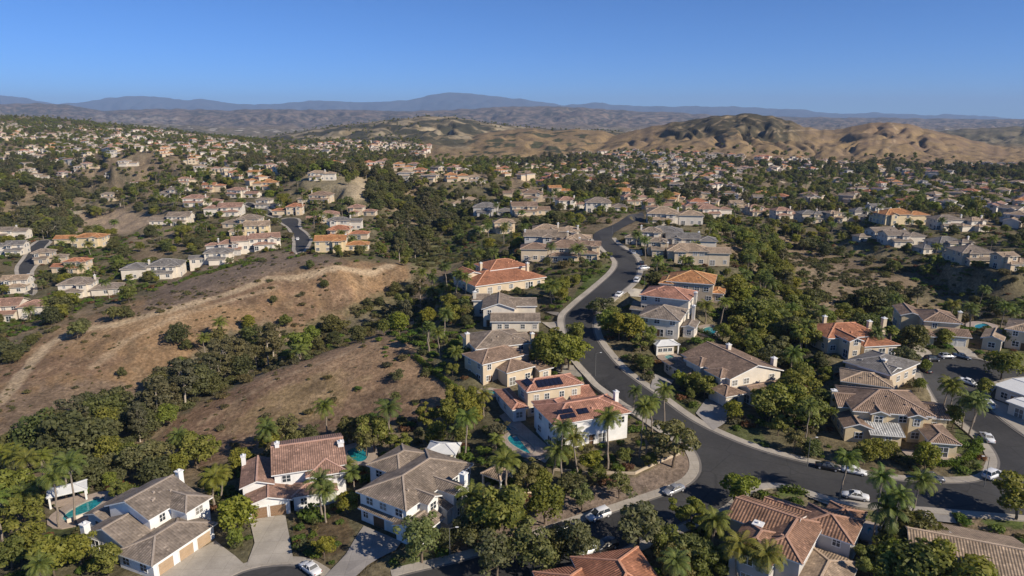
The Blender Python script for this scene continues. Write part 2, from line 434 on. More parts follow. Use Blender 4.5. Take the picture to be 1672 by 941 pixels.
def terrain(u, v):
    """u = x/y, v = ln y (arrays) -> height, dict of layer weights"""
    uc = np.clip(u, -.92, .92); vc = np.clip(v, math.log(88), math.log(2900))
    z = np.full(u.shape, SOL[n_]) + SOL[n_+1]*uc + SOL[n_+2]*vc
    for i in range(n_):
        z += SOL[i] * tps((uc-cp[i, 0])**2 + (vc-cp[i, 1])**2)
    y = np.exp(v); x = u*y
    far = sstep(math.log(2500), math.log(3300), v)
    z = z*(1-far) + (-25.0)*far
    lw = {}
    z += (fbm(x/9, y/9, 2)-.5) * 1.0 * sstep(130, 200, y) + (fbm(u*60, v*38, 4, 5)-.5) * y * .012 * sstep(300, 700, y)
    base = z.copy()
    for nm, pts, D, wf, wb, gs, sd in LAYERS:
        us, hs = profile(pts, D)
        H = np.interp(u, us, hs) + (fbm(u*70, v*0+sd, sd, 3)-.5) * D * (.004 if D < 3000 else .003)
        dv = math.log(D) + (fbm(u*3, u*0, sd, 2)-.5)*.1 - v
        g = np.exp(-(np.clip(dv, 0, None)/wf)**2 - (np.clip(-dv, 0, None)/wb)**2)
        w = np.abs(fbm(u*26 + (fbm(u*8, v*8, sd+1)-.5)*3.0, v*7, sd+2, 3)-.5)*2
        gul = (1 - np.clip(w*2.4, 0, 1))**1.3 if D < 3000 else 1 - np.clip(w*1.7, 0, 1)
        h = (H - base) * g
        zz = base + h*(1 - gs*np.clip(gul, 0, 1)*(1-g**3)*1.0*sstep(0,.3,g)) + (fbm(u*110, v*70, sd+5, 4)-.5)*D*(.0028 if D < 3000 else .006)*g*(1-g)*2
        m = (zz > z) & (H > base)
        lw[nm] = np.where(m, g, 0) 
        for k in lw:
            if k != nm: lw[k] = np.where(m, 0, lw[k])
        z = np.where(m, zz, z)
    return z, lw

NR, NC = 1000, 860
vs_ = np.linspace(math.log(62), math.log(33000), NR)
us_ = np.linspace(-1.18, 1.18, NC)
UU, VV = np.meshgrid(us_, vs_)
HZ, LW = terrain(UU, VV)
YY = np.exp(VV); XX = UU*YY
def Zs(x, y, G=None):
    G = HZ if G is None else G
    x = np.asarray(x, float); y = np.maximum(np.asarray(y, float), 63)
    fu = np.clip((x/y - us_[0])/(us_[1]-us_[0]), 0, NC-1.001); fv = np.clip((np.log(y)-vs_[0])/(vs_[1]-vs_[0]), 0, NR-1.001)
    i = fv.astype(int); j = fu.astype(int); a = fv-i; b = fu-j
    return (G[i,j]*(1-b)+G[i,j+1]*b)*(1-a) + (G[i+1,j]*(1-b)+G[i+1,j+1]*b)*a
def Z1(x, y): return float(Zs(np.array([x]), np.array([y]))[0])
YS = np.exp(np.linspace(math.log(64), math.log(32000), 3800))
def ground(px, py):
    """first terrain point met by the ray of a pixel"""
    a, b, c = ray(px, py)
    z = CAMH + c/b*YS
    t = Zs(a/b*YS, YS)
    k = np.nonzero(z < t)[0]
    if len(k) == 0: return None
    k = k[0]
    if k == 0: return a/b*YS[0], YS[0], t[0]
    d0 = z[k-1]-t[k-1]; d1 = z[k]-t[k]; f = d0/(d0-d1+1e-9)
    y = YS[k-1]*(1-f)+YS[k]*f
    return a/b*y, y, Z1(a/b*y, y)
def G2(px, py):
    g = ground(px, py)
    if g is None: x, y = P(px, min(max(py, 260), 2000), 0); return x, y
    return g[0], g[1]

def inpoly(x, y, poly):
    x = np.asarray(x); y = np.asarray(y)
    r = np.zeros(x.shape, bool); n = len(poly)
    for i in range(n):
        x0, y0 = poly[i]; x1, y1 = poly[(i+1) % n]
        if y0 == y1: continue
        c = ((y0 > y) != (y1 > y)) & (x < (x1-x0)*(y-y0)/(y1-y0)+x0)
        r ^= c
    return r
def chaikin(pts, n=2, closed=False):
    for _ in range(n):
        q = [] if closed else [pts[0]]
        m = len(pts)
        for i in range(m if closed else m-1):
            a = pts[i]; b = pts[(i+1) % m]
            q.append((a[0]*.75+b[0]*.25, a[1]*.75+b[1]*.25)); q.append((a[0]*.25+b[0]*.75, a[1]*.25+b[1]*.75))
        if not closed: q.append(pts[-1])
        pts = q
    return pts
def segdist(x, y, a, b):
    dx, dy = b[0]-a[0], b[1]-a[1]; L = dx*dx+dy*dy+1e-9
    t = np.clip(((x-a[0])*dx+(y-a[1])*dy)/L, 0, 1)
    return np.hypot(x-a[0]-t*dx, y-a[1]-t*dy), t
def polydist(x, y, poly):
    d = np.full(np.shape(x), 1e9)
    for i in range(len(poly)):
        d = np.minimum(d, segdist(x, y, poly[i], poly[(i+1) % len(poly)])[0])
    return np.where(inpoly(x, y, poly), -d, d)
def near_idx(poly, m):
    xs = [p[0] for p in poly]; ys = [p[1] for p in poly]
    return np.nonzero((XX > min(xs)-m) & (XX < max(xs)+m) & (YY > min(ys)-m) & (YY < max(ys)+m))
def level_poly(poly, z0, margin=6.0, inner=0.0):
    I = near_idx(poly, margin+inner+1)
    if len(I[0]) == 0: return
    d = polydist(XX[I], YY[I], poly) - inner
    w = 1 - sstep(0, margin, d)
    HZ[I] = HZ[I]*(1-w) + z0*w

# ------------------------------------------------------------------ traced outlines of roads
def W(pts): return [G2(*p) for p in pts]
RUNS = [ # (pixels, has pavement)
 ([(968,391),(974,398),(986,408),(999.8,417.7),(1007.7,428),(1006.7,436),(996,449.5),(980,463.4),(963.7,477.6),(945,492),(928.6,507),(920.5,515),(919.5,524),(920.5,534),(926,558),(937,582),(949,597),(967,617),(990,637),(1030,665),(1075,697),(1120,726),(1133,736),(1143,757),(1139,779),(1118,795),(1078,810),(1044,821),(1002,835.5),(952,851),(902,869),(875,877.6),(830,893),(780,907),(700,928),(640,943)], True),
 ([(620,965),(760,968),(890,941),(940,921),(985,907),(1030,893),(1090,868),(1150,843),(1180,830),(1200,812),(1215,799),(1237,790),(1273,789),(1305,797),(1334,807),(1374,817),(1418,823),(1506,829),(1571,835),(1672,843),(1780,852)], True),
 ([(1790,800),(1735,752),(1672,712),(1640,690),(1619,672),(1606,655),(1600,644),(1608,632),(1624,623),(1645,618),(1672,615),(1760,619)], True),
 ([(1760,607),(1700,604),(1672,603),(1640,597),(1617,591.6),(1597,586),(1568,581.6),(1545.5,580.5),(1523,584),(1507.6,590.5),(1501,601),(1503,613),(1510,628),(1522.5,650),(1548,672),(1579,696),(1603,716),(1619,732),(1629,752.5),(1627,768.6),(1603,784.7),(1562.7,789),(1482,786.7),(1414,776.7),(1329.6,758.6),(1241,736.5),(1161,704),(1120,681),(1082,651),(1042,624),(1015.5,604),(992,577.5),(976,556),(970,538),(970,521),(976,508),(990,493),(1005,482),(1022,472),(1035,460),(1042,446),(1043,432),(1038,420),(1025.6,410),(1008.7,400),(999,389)], True),
 ([(1003,380),(1022,369),(1040,362),(1052,353)], False),
 ([(1049,346),(1034,350),(1018,358),(1000,368),(980,375),(970,382)], False),
]
runs_w = [chaikin(W(p), 2) for p, s in RUNS]
road_poly = [q for r in runs_w for q in r]
CUL = [(330,985),(352,955),(368,943),(402,927),(445,921.5),(485,922),(500,927),(528,945),(552,968),(600,1010)]
cul_w = chaikin([P(px, py, -2.0) for px, py in CUL], 2)
ROADS2 = {
 'left': ([(68,392),(56,400),(48,405),(45,418),(32,433),(29,445),(38,460),(44,480),(60,484),(52,464),(47,445),(55,435),(73,426),(82,420),(68,411),(74,402),(84,393)]),
 'midleft': ([(454,360),(463,366),(474,373),(481,386),(483,398),(482,414),(495,414),(501,402),(507,391),(500,382),(485,372),(489,357),(470,355)]),
 'loop': ([(395,333),(412,340),(430,347),(452,358),(462,356),(440,344),(420,336),(402,330)]),
 'upper': ([(360,283),(366,290),(384,296),(390,291),(378,286),(376,280)]),
}
roads2_w = {k: chaikin(W(p), 1, True) for k, p in ROADS2.items()}
def smooth_under(poly, passes_sigma=14.0, margin=5.0, lower=0):
    """smooth the ground along a road so that the carriageway is even"""
    I = near_idx(poly, margin)
    if len(I[0]) == 0: return
    x = XX[I]; y = YY[I]
    acc = np.zeros(x.shape); tot = 0
    for dx in (-2, -1, 0, 1, 2):
        for dy in (-2, -1, 0, 1, 2):
            w = math.exp(-(dx*dx+dy*dy)/3.0)
            acc += w*Zs(x+dx*passes_sigma/3, y+dy*passes_sigma/3); tot += w
    acc /= tot
    d = polydist(x, y, poly); w = 1 - sstep(0, margin, d)
    HZ[I] = HZ[I]*(1-w) + acc*w
smooth_under(road_poly); smooth_under(cul_w)
for k in roads2_w: smooth_under(roads2_w[k])
LOWER = []      # polygons under which the ground sheet is sunk (a paved patch lies there)
# ------------------------------------------------------------------ house descriptions
# traced houses: wings are given by the pixels of their eave corners; they become real rectangles in metres
def Wg(roof, eave, FL, FR, depth, pitch=.36, **k):
    d = dict(roof=roof, eave=eave, FL=FL, FR=FR, depth=depth, pitch=pitch); d.update(k); return d
HS = [
 dict(n='A', base=(300,905), roof='greybrown', wall='bright', wings=[
   Wg('gable', 5.9, (245,848.5), (339.6,812), (155,834), .42),
   Wg('hip', 3.0, (243.5,921.5), (355,856), 9.5, .36),
   Wg('gable', 3.4, (212,893), (262,872), (134,870), .40),
   Wg('gableY', 5.5, (318,823), (341,813), 9.0, .40)],
   garage=[(1,'F',[(.07,.30),(.40,.63),(.70,.93)],'g')], chim=[(292,770,8.3,1.0),(138,856,5.6,1.1)],
   label="large white house with grey-brown shingle roof and three tan garage doors beside a lap pool"),
 dict(n='B', base=(430,845), roof='pink', wall='bright', wings=[
   Wg('gable', 6.0, (442.7,777), (560,744), 11.0, .45),
   Wg('gableY', 4.6, (394.6,797), (446,789), (391.7,754), .34),
   Wg('gableY', 3.1, (404,822), (478,815), 9.0, .30),
   Wg('hip', 3.0, (476,810), (545,795), 7.0, .30),
   Wg('gable', 4.8, (520,775), (566,762), 7.0, .38)],
   garage=[(2,'F',[(.08,.45),(.52,.90)],'b')], chim=[(556,722,8.4,1.1),(452,724,9.1,.8),(397,745,6.6,.8)],
   label="white house with pinkish barrel tile roof, two brown garage doors and a pool behind"),
 dict(n='C', base=(650,893), roof='taupe', wall='bright', wings=[
   Wg('hip', 5.9, (660,834), (781,761), (574,815), .36),
   Wg('gableY', 5.9, (702.5,816), (719,802), 10, .42, fwd=1.2),
   Wg('gableY', 5.9, (741,806), (757,791), 9, .42, fwd=.8),
   Wg('gable', 3.1, (664,872), (716,845), 7.5, .34),
   Wg('shed', 3.5, (709,849), (738,835), 3.5, .30)],
   garage=[(0,'L',[(.28,.52),(.56,.80)],'mw')], awn=[(0,'L',.02,.98,3.45,1.0)], chim=[(757,774,8.2,1.1)],
   label="white two-storey house with dark brown tile roof, tall white chimney and shaded garage"),
 dict(n='D', base=(905,735), roof='salmon', wall='bright', wings=[
   Wg('hip', 6.2, (903.5,695), (1031,673.5), 11.0, .36),
   Wg('hip', 6.1, (905,693), (960,684), (855,657.6), .36),
   Wg('hip', 6.6, (861.8,642.6), (951,625), (837.6,625), .40, wall='cream'),
   Wg('hip', 3.3, (838,672), (862,664), 13.0, .30),
   Wg('gable', 3.2, (935,655), (975,648), 9.0, .30)],
   solar=[(2,'F',.22,.66,.18,.82),(2,'L',.25,.75,.3,.7),(0,'F',.13,.32,.2,.7),(0,'F',.36,.50,.3,.6)], chim=[(1006,640,8.5,.9)],
   label="white villa with salmon tile roofs, solar panels and a turquoise pool on its terrace"),
 dict(n='E', base=(790,630), roof='brown', wall='cream', wings=[
   Wg('hip', 5.9, (787.6,596), (866.9,577), (760,576.8), .36),
   Wg('hip', 4.0, (825,608.5), (877,599), 13, .36),
   Wg('gable', 3.2, (880,606), (905,600), 8, .30)],
   chim=[], label="cream two-storey house with brown hipped tile roof uphill of the solar panel villa"),
 dict(n='F', base=(1300,945), roof='russet', wall='grey', wings=[
   Wg('hip', 5.9, (1250,898), (1307.7,921), 17.0, .40),
   Wg('hip', 5.7, (1189,878), (1300,918), 11.0, .38, back=4.5),
   Wg('hip', 5.5, (1330,868), (1400,889.5), 11.0, .36),
   Wg('gable', 5.0, (1258,833), (1325,850), 7.0, .34),
   Wg('gableY', 4.6, (1362,845), (1412,860), 9.0, .32),
   Wg('shed', 3.1, (1310,955), (1385,968), 11.0, .18)],
   chim=[(1238,856,6.5,1.4)], label="grey walled house with rust-brown barrel tile roofs across the street from the mulched corner"),
 dict(n='G', base=(1440,722), roof='brown', wall='yellow', wings=[
   Wg('hip', 6.0, (1392,671), (1515,680), 13.0, .36),
   Wg('gableY', 6.0, (1421.6,675.5), (1453,677), 9.0, .36, fwd=1.5),
   Wg('gableY', 6.0, (1481,680), (1513,682), 9.0, .36, fwd=2.2),
   Wg('gableY', 3.4, (1377,699), (1425,700), 15.0, .36),
   Wg('shed', 3.2, (1424,708), (1472,712), 5.0, .28, mat='whiteroof'),
   Wg('hip', 3.3, (1510,722), (1561,729), 11.0, .32),
   Wg('gable', 3.2, (1508,668), (1530,671), 7.0, .30)],
   chim=[(1362,638,7.2,1.1)], label="yellow walled house with brown tile roofs inside the bend of the corner street"),
 dict(n='H', base=(1195,668), roof='brown', wall='white', wings=[
   Wg('gableY', 6.0, (1192,620), (1265.6,598.7), 23.0, .36),
   Wg('hip', 5.9, (1180,622), (1210,613), 8.0, .34, fwd=1.0),
   Wg('gableY', 3.2, (1192,648), (1259,618), 15.0, .34),
   Wg('hip', 3.3, (1128,606), (1168,594), 13.0, .32)],
   chim=[(1190,563,9,1.0),(1264,585,8,1.1)], garage=[(3,'L',[(.15,.6)],'t')],
   label="white house with brown roof and chimneys, gable end lit, beside the sweeping street"),
 dict(n='I', base=(1640,935), roof='tan', wall='grey', wings=[
   Wg('gable', 3.4, (1492,957), (1722,1007), 20.0, .36),
   Wg('hip', 3.3, (1519,896), (1556,901), 8.0, .34)],
   chim=[(1551,874,5.4,1.3)], label="low house with broad tan ribbed tile roof behind the bushes across from the dark driveway"),
 dict(n='J', base=(1010,1010), roof='terra', wall='cream', wings=[
   Wg('hip', 5.6, (985,1014), (1110,992), 14.0, .42),
   Wg('hip', 5.0, (897,1000), (1000,986), 9.0, .40)],
   chim=[], label="house with burnt orange tile roof just below the lower street"),
 dict(n='K', base=(815,478), roof='terra', wall='cream', wings=[
   Wg('hip', 6.3, (800,442), (865,434), 13.0, .36),
   Wg('hip', 3.4, (782,471), (886,450), 19.0, .30),
   Wg('gableY', 5.6, (762,449), (787,447), 10.0, .32)],
   chim=[(861,430,8,1.0),(785,430,8,.9)], label="sprawling cream house with terracotta roofs, highest on the inner side of the bend"),
 dict(n='L', base=(800,535), roof='taupe', wall='white', wings=[
   Wg('gableY', 5.8, (786,505), (843,505), 14.0, .34),
   Wg('gable', 5.2, (830,502), (877,498), 9.0, .34),
   Wg('gable', 3.3, (800,526), (883,525), 9.0, .30),
   Wg('gable', 5.5, (770,492), (800,490), 8.0, .30)],
   chim=[(775,477,8,1.0)], label="white house with taupe roofs and broad gable facing the slope, below terracotta neighbour"),
 dict(n='M', base=(820,585), roof='taupe', wall='cream', wings=[
   Wg('hip', 5.6, (776,571), (868,560), 14.0, .34),
   Wg('gable', 5.4, (836,561), (869,557), 8.0, .32)],
   chim=[(763,545,8,1.0),(869,545,8,.9)], label="cream house with taupe roof squeezed behind the brown hipped roof"),
 dict(n='N', base=(1120,500), roof='orange', wall='tan', wings=[
   Wg('hip', 6.6, (1087,459), (1167,465), 15.0, .36),
   Wg('hip', 5.8, (1074,464), (1100,463), 12.0, .34),
   Wg('hip', 3.4, (1160,480), (1184,479), 9.0, .30)],
   chim=[], label="tan two-storey house with bright orange hipped roof uphill of the salmon roof"),
 dict(n='O', base=(1080,510), roof='salmon', wall='white', wings=[
   Wg('hip', 5.6, (1043.5,482), (1127,491), 13.0, .34)],
   chim=[(1136,478,7,.9)], label="white house with wide salmon hipped roof between orange and grey roofed neighbours"),
 dict(n='P', base=(1075,540), roof='greybrown', wall='white', wings=[
   Wg('hip', 5.5, (1040,517), (1111,525), 14.0, .38),
   Wg('gable', 3.3, (1027,505), (1060,507), 9.0, .30),
   Wg('gableY', 3.3, (1108,540), (1140,530), 8.0, .30)],
   chim=[(1133,500,8,.9)], label="white house with grey-brown hipped roof lowest of three beside the bend"),
 dict(n='Q', base=(1400,572), roof='terra', wall='cream', wings=[
   Wg('hip', 4.6, (1352,553), (1445,548), 13.0, .34),
   Wg('gableY', 5.2, (1387,558), (1412,557), 12.0, .40),
   Wg('hip', 3.2, (1412,567), (1470,563), 9.0, .28)],
   chim=[(1347,517,8,.9),(1420,525,7.5,1.0),(1444,520,7.5,1.1)], label="cream house with terracotta patchwork roofs and three chimneys behind the dark grey roof"),
 dict(n='R', base=(1540,562), roof='brown', wall='yellow', wings=[
   Wg('hip', 6.0, (1508,524), (1573,529), 13.0, .36),
   Wg('gableY', 5.6, (1470,514), (1510,518), 12.0, .32),
   Wg('gable', 3.3, (1545,549), (1587,551), 8.0, .28),
   Wg('hip', 3.2, (1492,548), (1530,550), 8.0, .28)],
   garage=[(2,'F',[(.08,.42),(.5,.85)],'w')], chim=[(1568,510,8,.9)], label="yellow two-storey house with brown roof and white garage doors at the cul-de-sac head"),
 dict(n='S', base=(1400,600), roof='grey', wall='tan', wings=[
   Wg('hip', 3.8, (1376,590), (1456,613), 15.0, .30),
   Wg('gable', 3.6, (1400,598), (1452,613), 8.0, .28)],
   chim=[(1444,588,5.5,.9)], label="long low tan house with dark grey roof between two tiled neighbours by the cul-de-sac"),
 dict(n='S2', base=(1410,628), roof='tan', wall='tan', wings=[
   Wg('hip', 3.2, (1372,622), (1460,634), 10.0, .28)],
   chim=[], label="low tan roofed house tucked right below the long dark grey roof"),
 dict(n='T', base=(1660,560), roof='tan', wall='cream', wings=[
   Wg('hip', 5.6, (1640,537), (1710,548), 13.0, .34),
   Wg('gableY', 3.4, (1600,553), (1640,556), 11.0, .34)],
   chim=[], label="cream house with tan roof and small front gable right of the round cul-de-sac pool"),
 dict(n='U', base=(1650,668), roof='whiteroof', wall='white', wings=[
   Wg('gable', 3.6, (1622,628), (1720,662), 14.0, .08),
   Wg('gable', 3.2, (1640,655), (1720,682), 6.0, .06)],
   garage=[(0,'F',[(.28,.42)],'b')], chim=[], label="low white house with near-flat pale roof beside the cul-de-sac"),
]
RECTS = { # house: turn in degrees, wings (roof, eave, x0, x1, y0, y1, pitch)
 'A': (20, [('gable',5.9,-.3,9.8,0,11.2,.40), ('hip',3.0,-6.2,7.2,-7.6,1.5,.36), ('gable',3.3,-5.0,1,-.2,11.2,.40), ('hip',5.8,3.9,9.9,-4.0,6,.40), ('gable',3.2,-1,9,10.5,16.5,.3)]),
 'B': (-16, [('gable',6.0,0,14.2,0,14.8,.33), ('gableY',4.6,-5.8,.5,-.7,10,.34), ('gableY',3.1,-4.9,3.6,-5.0,1.5,.30), ('hip',3.0,3.2,12,-4.3,1.5,.30), ('hip',5.4,6.2,14.2,-1.9,6,.34)]),
 'C': (5, [('hip',5.9,0,19.6,-.5,11.5,.36), ('gableY',5.9,3.4,7.4,-2.4,8,.42), ('gableY',5.9,8.4,12.6,-4.3,7,.42), ('gable',3.1,-1.2,5.6,-4.4,2,.34), ('shed',3.4,7.0,9.4,-3.8,-.5,.30), ('hip',5.9,8,18.5,8,16.8,.36)]),
 'F': (3, [('hip',5.9,-1.5,5.5,-.2,13,.40), ('hip',5.7,-5.2,2,-3.0,6.5,.38), ('hip',5.5,1.5,10.4,10.2,18.6,.36), ('gable',5.8,-8.2,2.5,5.2,13.8,.36), ('gable',4.8,-5,3.5,12,18.2,.34), ('hip',4.4,4.0,10,17.8,23.5,.32), ('hip',2.9,4.2,11.6,-4.5,10.1,.22,None,'tan')]),
 'G': (0, [('hip',6.0,0,16.8,0,15,.34), ('gableY',6.0,3.4,7.5,-1.0,8,.38), ('gableY',6.0,10.8,14.7,-1.3,8,.38), ('gableY',3.4,-2.4,3.9,-3.5,9,.36), ('shed',2.9,2.6,9.6,-4.7,-.2,.24,None,'pale'), ('hip',3.3,13.2,19.2,-7.5,2.5,.32), ('gable',3.5,15,22,5,15,.30), ('gable',5.2,-2,4,3.5,12.5,.34)]),
 'H': (-10, [('gableY',6.0,0,16.8,0,20,.30), ('hip',5.9,-1.6,4.5,1.5,8,.36), ('gable',3.2,3.4,15.2,-5.6,1.5,.36), ('hip',3.1,-3.4,3.0,-3.0,4.5,.34), ('hip',3.2,-3.2,3,11.5,24,.32), ('hip',5.8,-1.2,5,10,17,.36)]),
}
def fit_house(h):
    g = ground(*h['base']); zp = g[2]; h['z'] = zp
    w0 = h['wings'][0]
    a = Vector(P(*w0['FL'], zp+w0['eave'])); b = Vector(P(*w0['FR'], zp+w0['eave']))
    X = (b-a).normalized()
    if h['n'] in RECTS: X = Matrix.Rotation(R(RECTS[h['n']][0]), 2) @ X
    Y = Vector((-X.y, X.x))
    h['yaw'] = math.atan2(X.y, X.x); org = a; h['org'] = (a.x, a.y)
    out = []
    if h['n'] in RECTS:
        for k, q in enumerate(RECTS[h['n']][1]):
            out.append(dict(roof=q[0], e=q[1]+.013*k, x0=q[2], x1=q[3], y0=q[4], y1=q[5], pitch=q[6], wall=q[7] if len(q) > 7 else None, mat=q[8] if len(q) > 8 else None))
    else:
     for k, w in enumerate(h['wings']):
        fl = Vector(P(*w['FL'], zp+w['eave'])) - org; fr = Vector(P(*w['FR'], zp+w['eave'])) - org
        x0 = fl.dot(X); x1 = fr.dot(X); y0 = (fl.dot(Y)+fr.dot(Y))/2
        dp = w['depth']
        if isinstance(dp, tuple):
            dp = max(6.0, min(20, (Vector(P(*dp, zp+w['eave']))-org-fl).dot(Y)))
        if k == 0: y0 = 0
        y0 -= w.get('fwd', 0); y0 += w.get('back', 0); x0, x1 = min(x0, x1), max(x0, x1)
        out.append(dict(roof=w['roof'], e=w['eave']+.013*k, x0=x0, x1=x1, y0=y0, y1=y0+dp, pitch=w['pitch'], wall=w.get('wall'), mat=w.get('mat')))
        0 and print('HOUSE', h['n'], k, 'x %.1f..%.1f y %.1f..%.1f' % (x0, x1, y0, y0+dp), 'z %.1f' % zp, 'yaw %.0f' % math.degrees(h['yaw'])) if k < 9 else 0
    h['w'] = out
    ch = []
    for px, py, zt, s in h.get('chim', []):
        p = Vector(P(px, py, zp+zt))-org; ch.append((p.dot(X), p.dot(Y), zt, s))
    h['ch'] = ch
def rect_world(h, w, m=0):
    c, s = math.cos(h['yaw']), math.sin(h['yaw']); ox, oy = h['org']
    return [(ox+c*x-s*y, oy+s*x+c*y) for x, y in ((w['x0']-m, w['y0']-m), (w['x1']+m, w['y0']-m), (w['x1']+m, w['y1']+m), (w['x0']-m, w['y1']+m))]
for h in HS: fit_house(h)

# other houses read off the photo: base pixel, width in metres, yaw in degrees, roof, wall, detail level, look words
GH = [
 (15,262,24,5,'tan','white'),(62,294,24,10,'tan','white'),(105,290,20,-10,'pink','white'),(135,281,20,0,'tan','white'),(208,272,30,5,'tan','white'),(146,276,22,0,'pink','cream'),
 (228,307,24,5,'brown','white'),(280,322,28,-8,'greybrown','white'),(185,328,22,10,'greybrown','cream'),(330,337,30,8,'pink','white'),(364,353,28,5,'pink','white'),
 (308,303,18,20,'pink','cream'),(348,314,20,0,'terra','cream'),(395,323,28,-12,'pink','white'),(425,291,24,0,'orange','white'),(432,310,22,0,'orange','cream'),(332,281,24,5,'tan','white'),
 (277,368,30,3,'taupe','white'),(392,373,26,-5,'taupe','cream'),(408,385,26,12,'tan','yellow'),(420,408,28,18,'pink','white'),(345,432,24,12,'grey','white'),(366,417,20,15,'pink','grey'),
 (437,340,20,-5,'greybrown','white'),(469,352,24,5,'terra','cream'),(512,332,28,-5,'brown','cream'),(525,295,24,0,'tan','white'),(128,405,30,4,'orange','yellow'),
 (16,392,22,5,'greybrown','white'),(12,417,20,8,'grey','white'),(12,478,20,10,'tan','white'),(28,522,26,8,'pink','white'),(146,484,28,10,'greybrown','white'),(248,455,30,8,'grey','white'),
 (112,446,20,0,'terra','cream'),(80,430,18,10,'taupe','tan'),(567,392,26,-3,'terra','cream'),(558,412,30,4,'orange','yellow'),(562,376,24,0,'grey','white'),(528,365,24,10,'pink','tan'),(590,353,22,-8,'pink','cream'),
 (658,279,22,0,'orange','white'),(692,288,22,-5,'terra','cream'),(746,297,24,5,'orange','cream'),(760,338,24,10,'tan','white'),(803,353,28,-6,'grey','grey'),(812,381,24,5,'tan','cream'),
 (868,352,28,3,'brown','cream'),(842,326,24,0,'brown','cream'),(882,330,26,-4,'brown','tan'),(915,318,22,5,'orange','cream'),(936,342,22,10,'pink','white'),(990,347,28,-6,'greybrown','white'),
 (1008,325,24,0,'orange','cream'),(1040,335,22,8,'pink','cream'),(980,312,20,0,'pink','white'),(1102,368,32,-12,'tan','white'),(908,396,24,-5,'tan','white'),(895,408,24,-8,'taupe','grey'),(930,412,18,-15,'tan','cream'),(903,428,30,-8,'brown','cream'),(948,424,18,-12,'brown','cream'),
 (940,400,16,-10,'tan','white'),(1100,402,28,-14,'grey','white'),(1128,412,24,-14,'grey','white'),(1140,434,28,-12,'tan','cream'),(1085,418,16,-10,'taupe','tan'),
 (1290,358,24,6,'pink','white'),(1335,364,24,0,'grey','cream'),(1398,360,24,-5,'grey','white'),(1372,363,18,10,'tan','cream'),(1440,352,18,5,'grey','white'),(1482,367,32,3,'orange','yellow'),(1462,362,20,0,'orange','cream'),(1562,376,26,-5,'greybrown','white'),(1590,378,18,10,'tan','white'),
 (1436,396,26,5,'greybrown','white'),(1480,402,24,-4,'greybrown','white'),(1543,416,26,5,'grey','white'),(1618,434,30,-6,'greybrown','cream'),(1660,440,18,5,'tan','cream'),(1570,415,14,5,'greybrown','white'),
 (1245,352,22,5,'pink','cream'),(1168,356,26,0,'pink','white'),(1140,350,20,5,'pink','cream'),(1212,345,20,-5,'tan','cream'),(1060,322,22,4,'tan','cream'),(780,300,20,5,'tan','white'),
 (1075,345,22,-5,'pink','cream'),(1050,400,18,-14,'taupe','white'),
]
def gen_wings(W0, seed):
    r = random.Random(seed)
    D0 = W0*r.uniform(.42, .52); k = r.choice([0, 1, 2])
    e2 = 5.8; w = []
    m = r.uniform(.55, .68)*W0; x0 = -W0/2 + (0 if r.random() < .5 else W0-m)
    w.append(dict(roof=r.choice(['hip', 'hip', 'hip', 'gable']), e=e2, x0=x0, x1=x0+m, y0=0, y1=D0, pitch=r.uniform(.32, .42)))
    gx = x0 + m*(.15 if r.random() < .5 else .55)
    w.append(dict(roof='gableY' if r.random() < .5 else 'hip', e=e2-.03, x0=gx, x1=gx+m*.34, y0=-1.6, y1=D0*.7, pitch=.36))
    if x0 > -W0/2+.1: a, b = -W0/2, x0+1.0
    else: a, b = x0+m-1.0, W0/2
    w.append(dict(roof=r.choice(['hip', 'gable', 'hip']), e=r.choice([3.1, 3.1, 5.2]), x0=a, x1=b, y0=r.uniform(-1.5, 1.5), y1=D0*.85, pitch=.34))
    if r.random() < .75: w.append(dict(roof=r.choice(['hip', 'gable']), e=3.05, x0=x0+m*r.uniform(.0,.2), x1=x0+m*r.uniform(.75,1.0), y0=-3.4, y1=3, pitch=.28))
    if r.random() < .5:
        w.append(dict(roof='gable', e=3.2, x0=x0+1, x1=x0+m*.6, y0=D0-1, y1=D0+4.5, pitch=.3))
    for i, q in enumerate(w): q['e'] += .011*i; q['wall'] = None; q['mat'] = None
    ch = [(x0+m*r.choice([.04, .96]), D0*r.uniform(.3, .7), e2+2.1, .75)] if r.random() < .7 else []
    return w, ch
MID = []
for i, (px, py, w0, yw, rf, wl) in enumerate(GH):
    g = ground(px, py)
    if g is None: continue
    ww, ch = gen_wings(w0*.9, 100+i)
    MID.append(dict(n='m%d' % i, z=g[2], yaw=R(yw + 4), org=(g[0], g[1]), w=ww, ch=ch, roof=rf, wall=wl, d=g[1], px=px, py=py, seed=100+i))
for h in HS + MID:
    for w in h['w'][:6]:
        level_poly(rect_world(h, w, 0), h['z'], 7.0, 1.5)
FOOT = [rect_world(h, w, .6) for h in HS+MID for w in h['w']]
HC = np.array([[h['org'][0], h['org'][1]] for h in HS+MID])

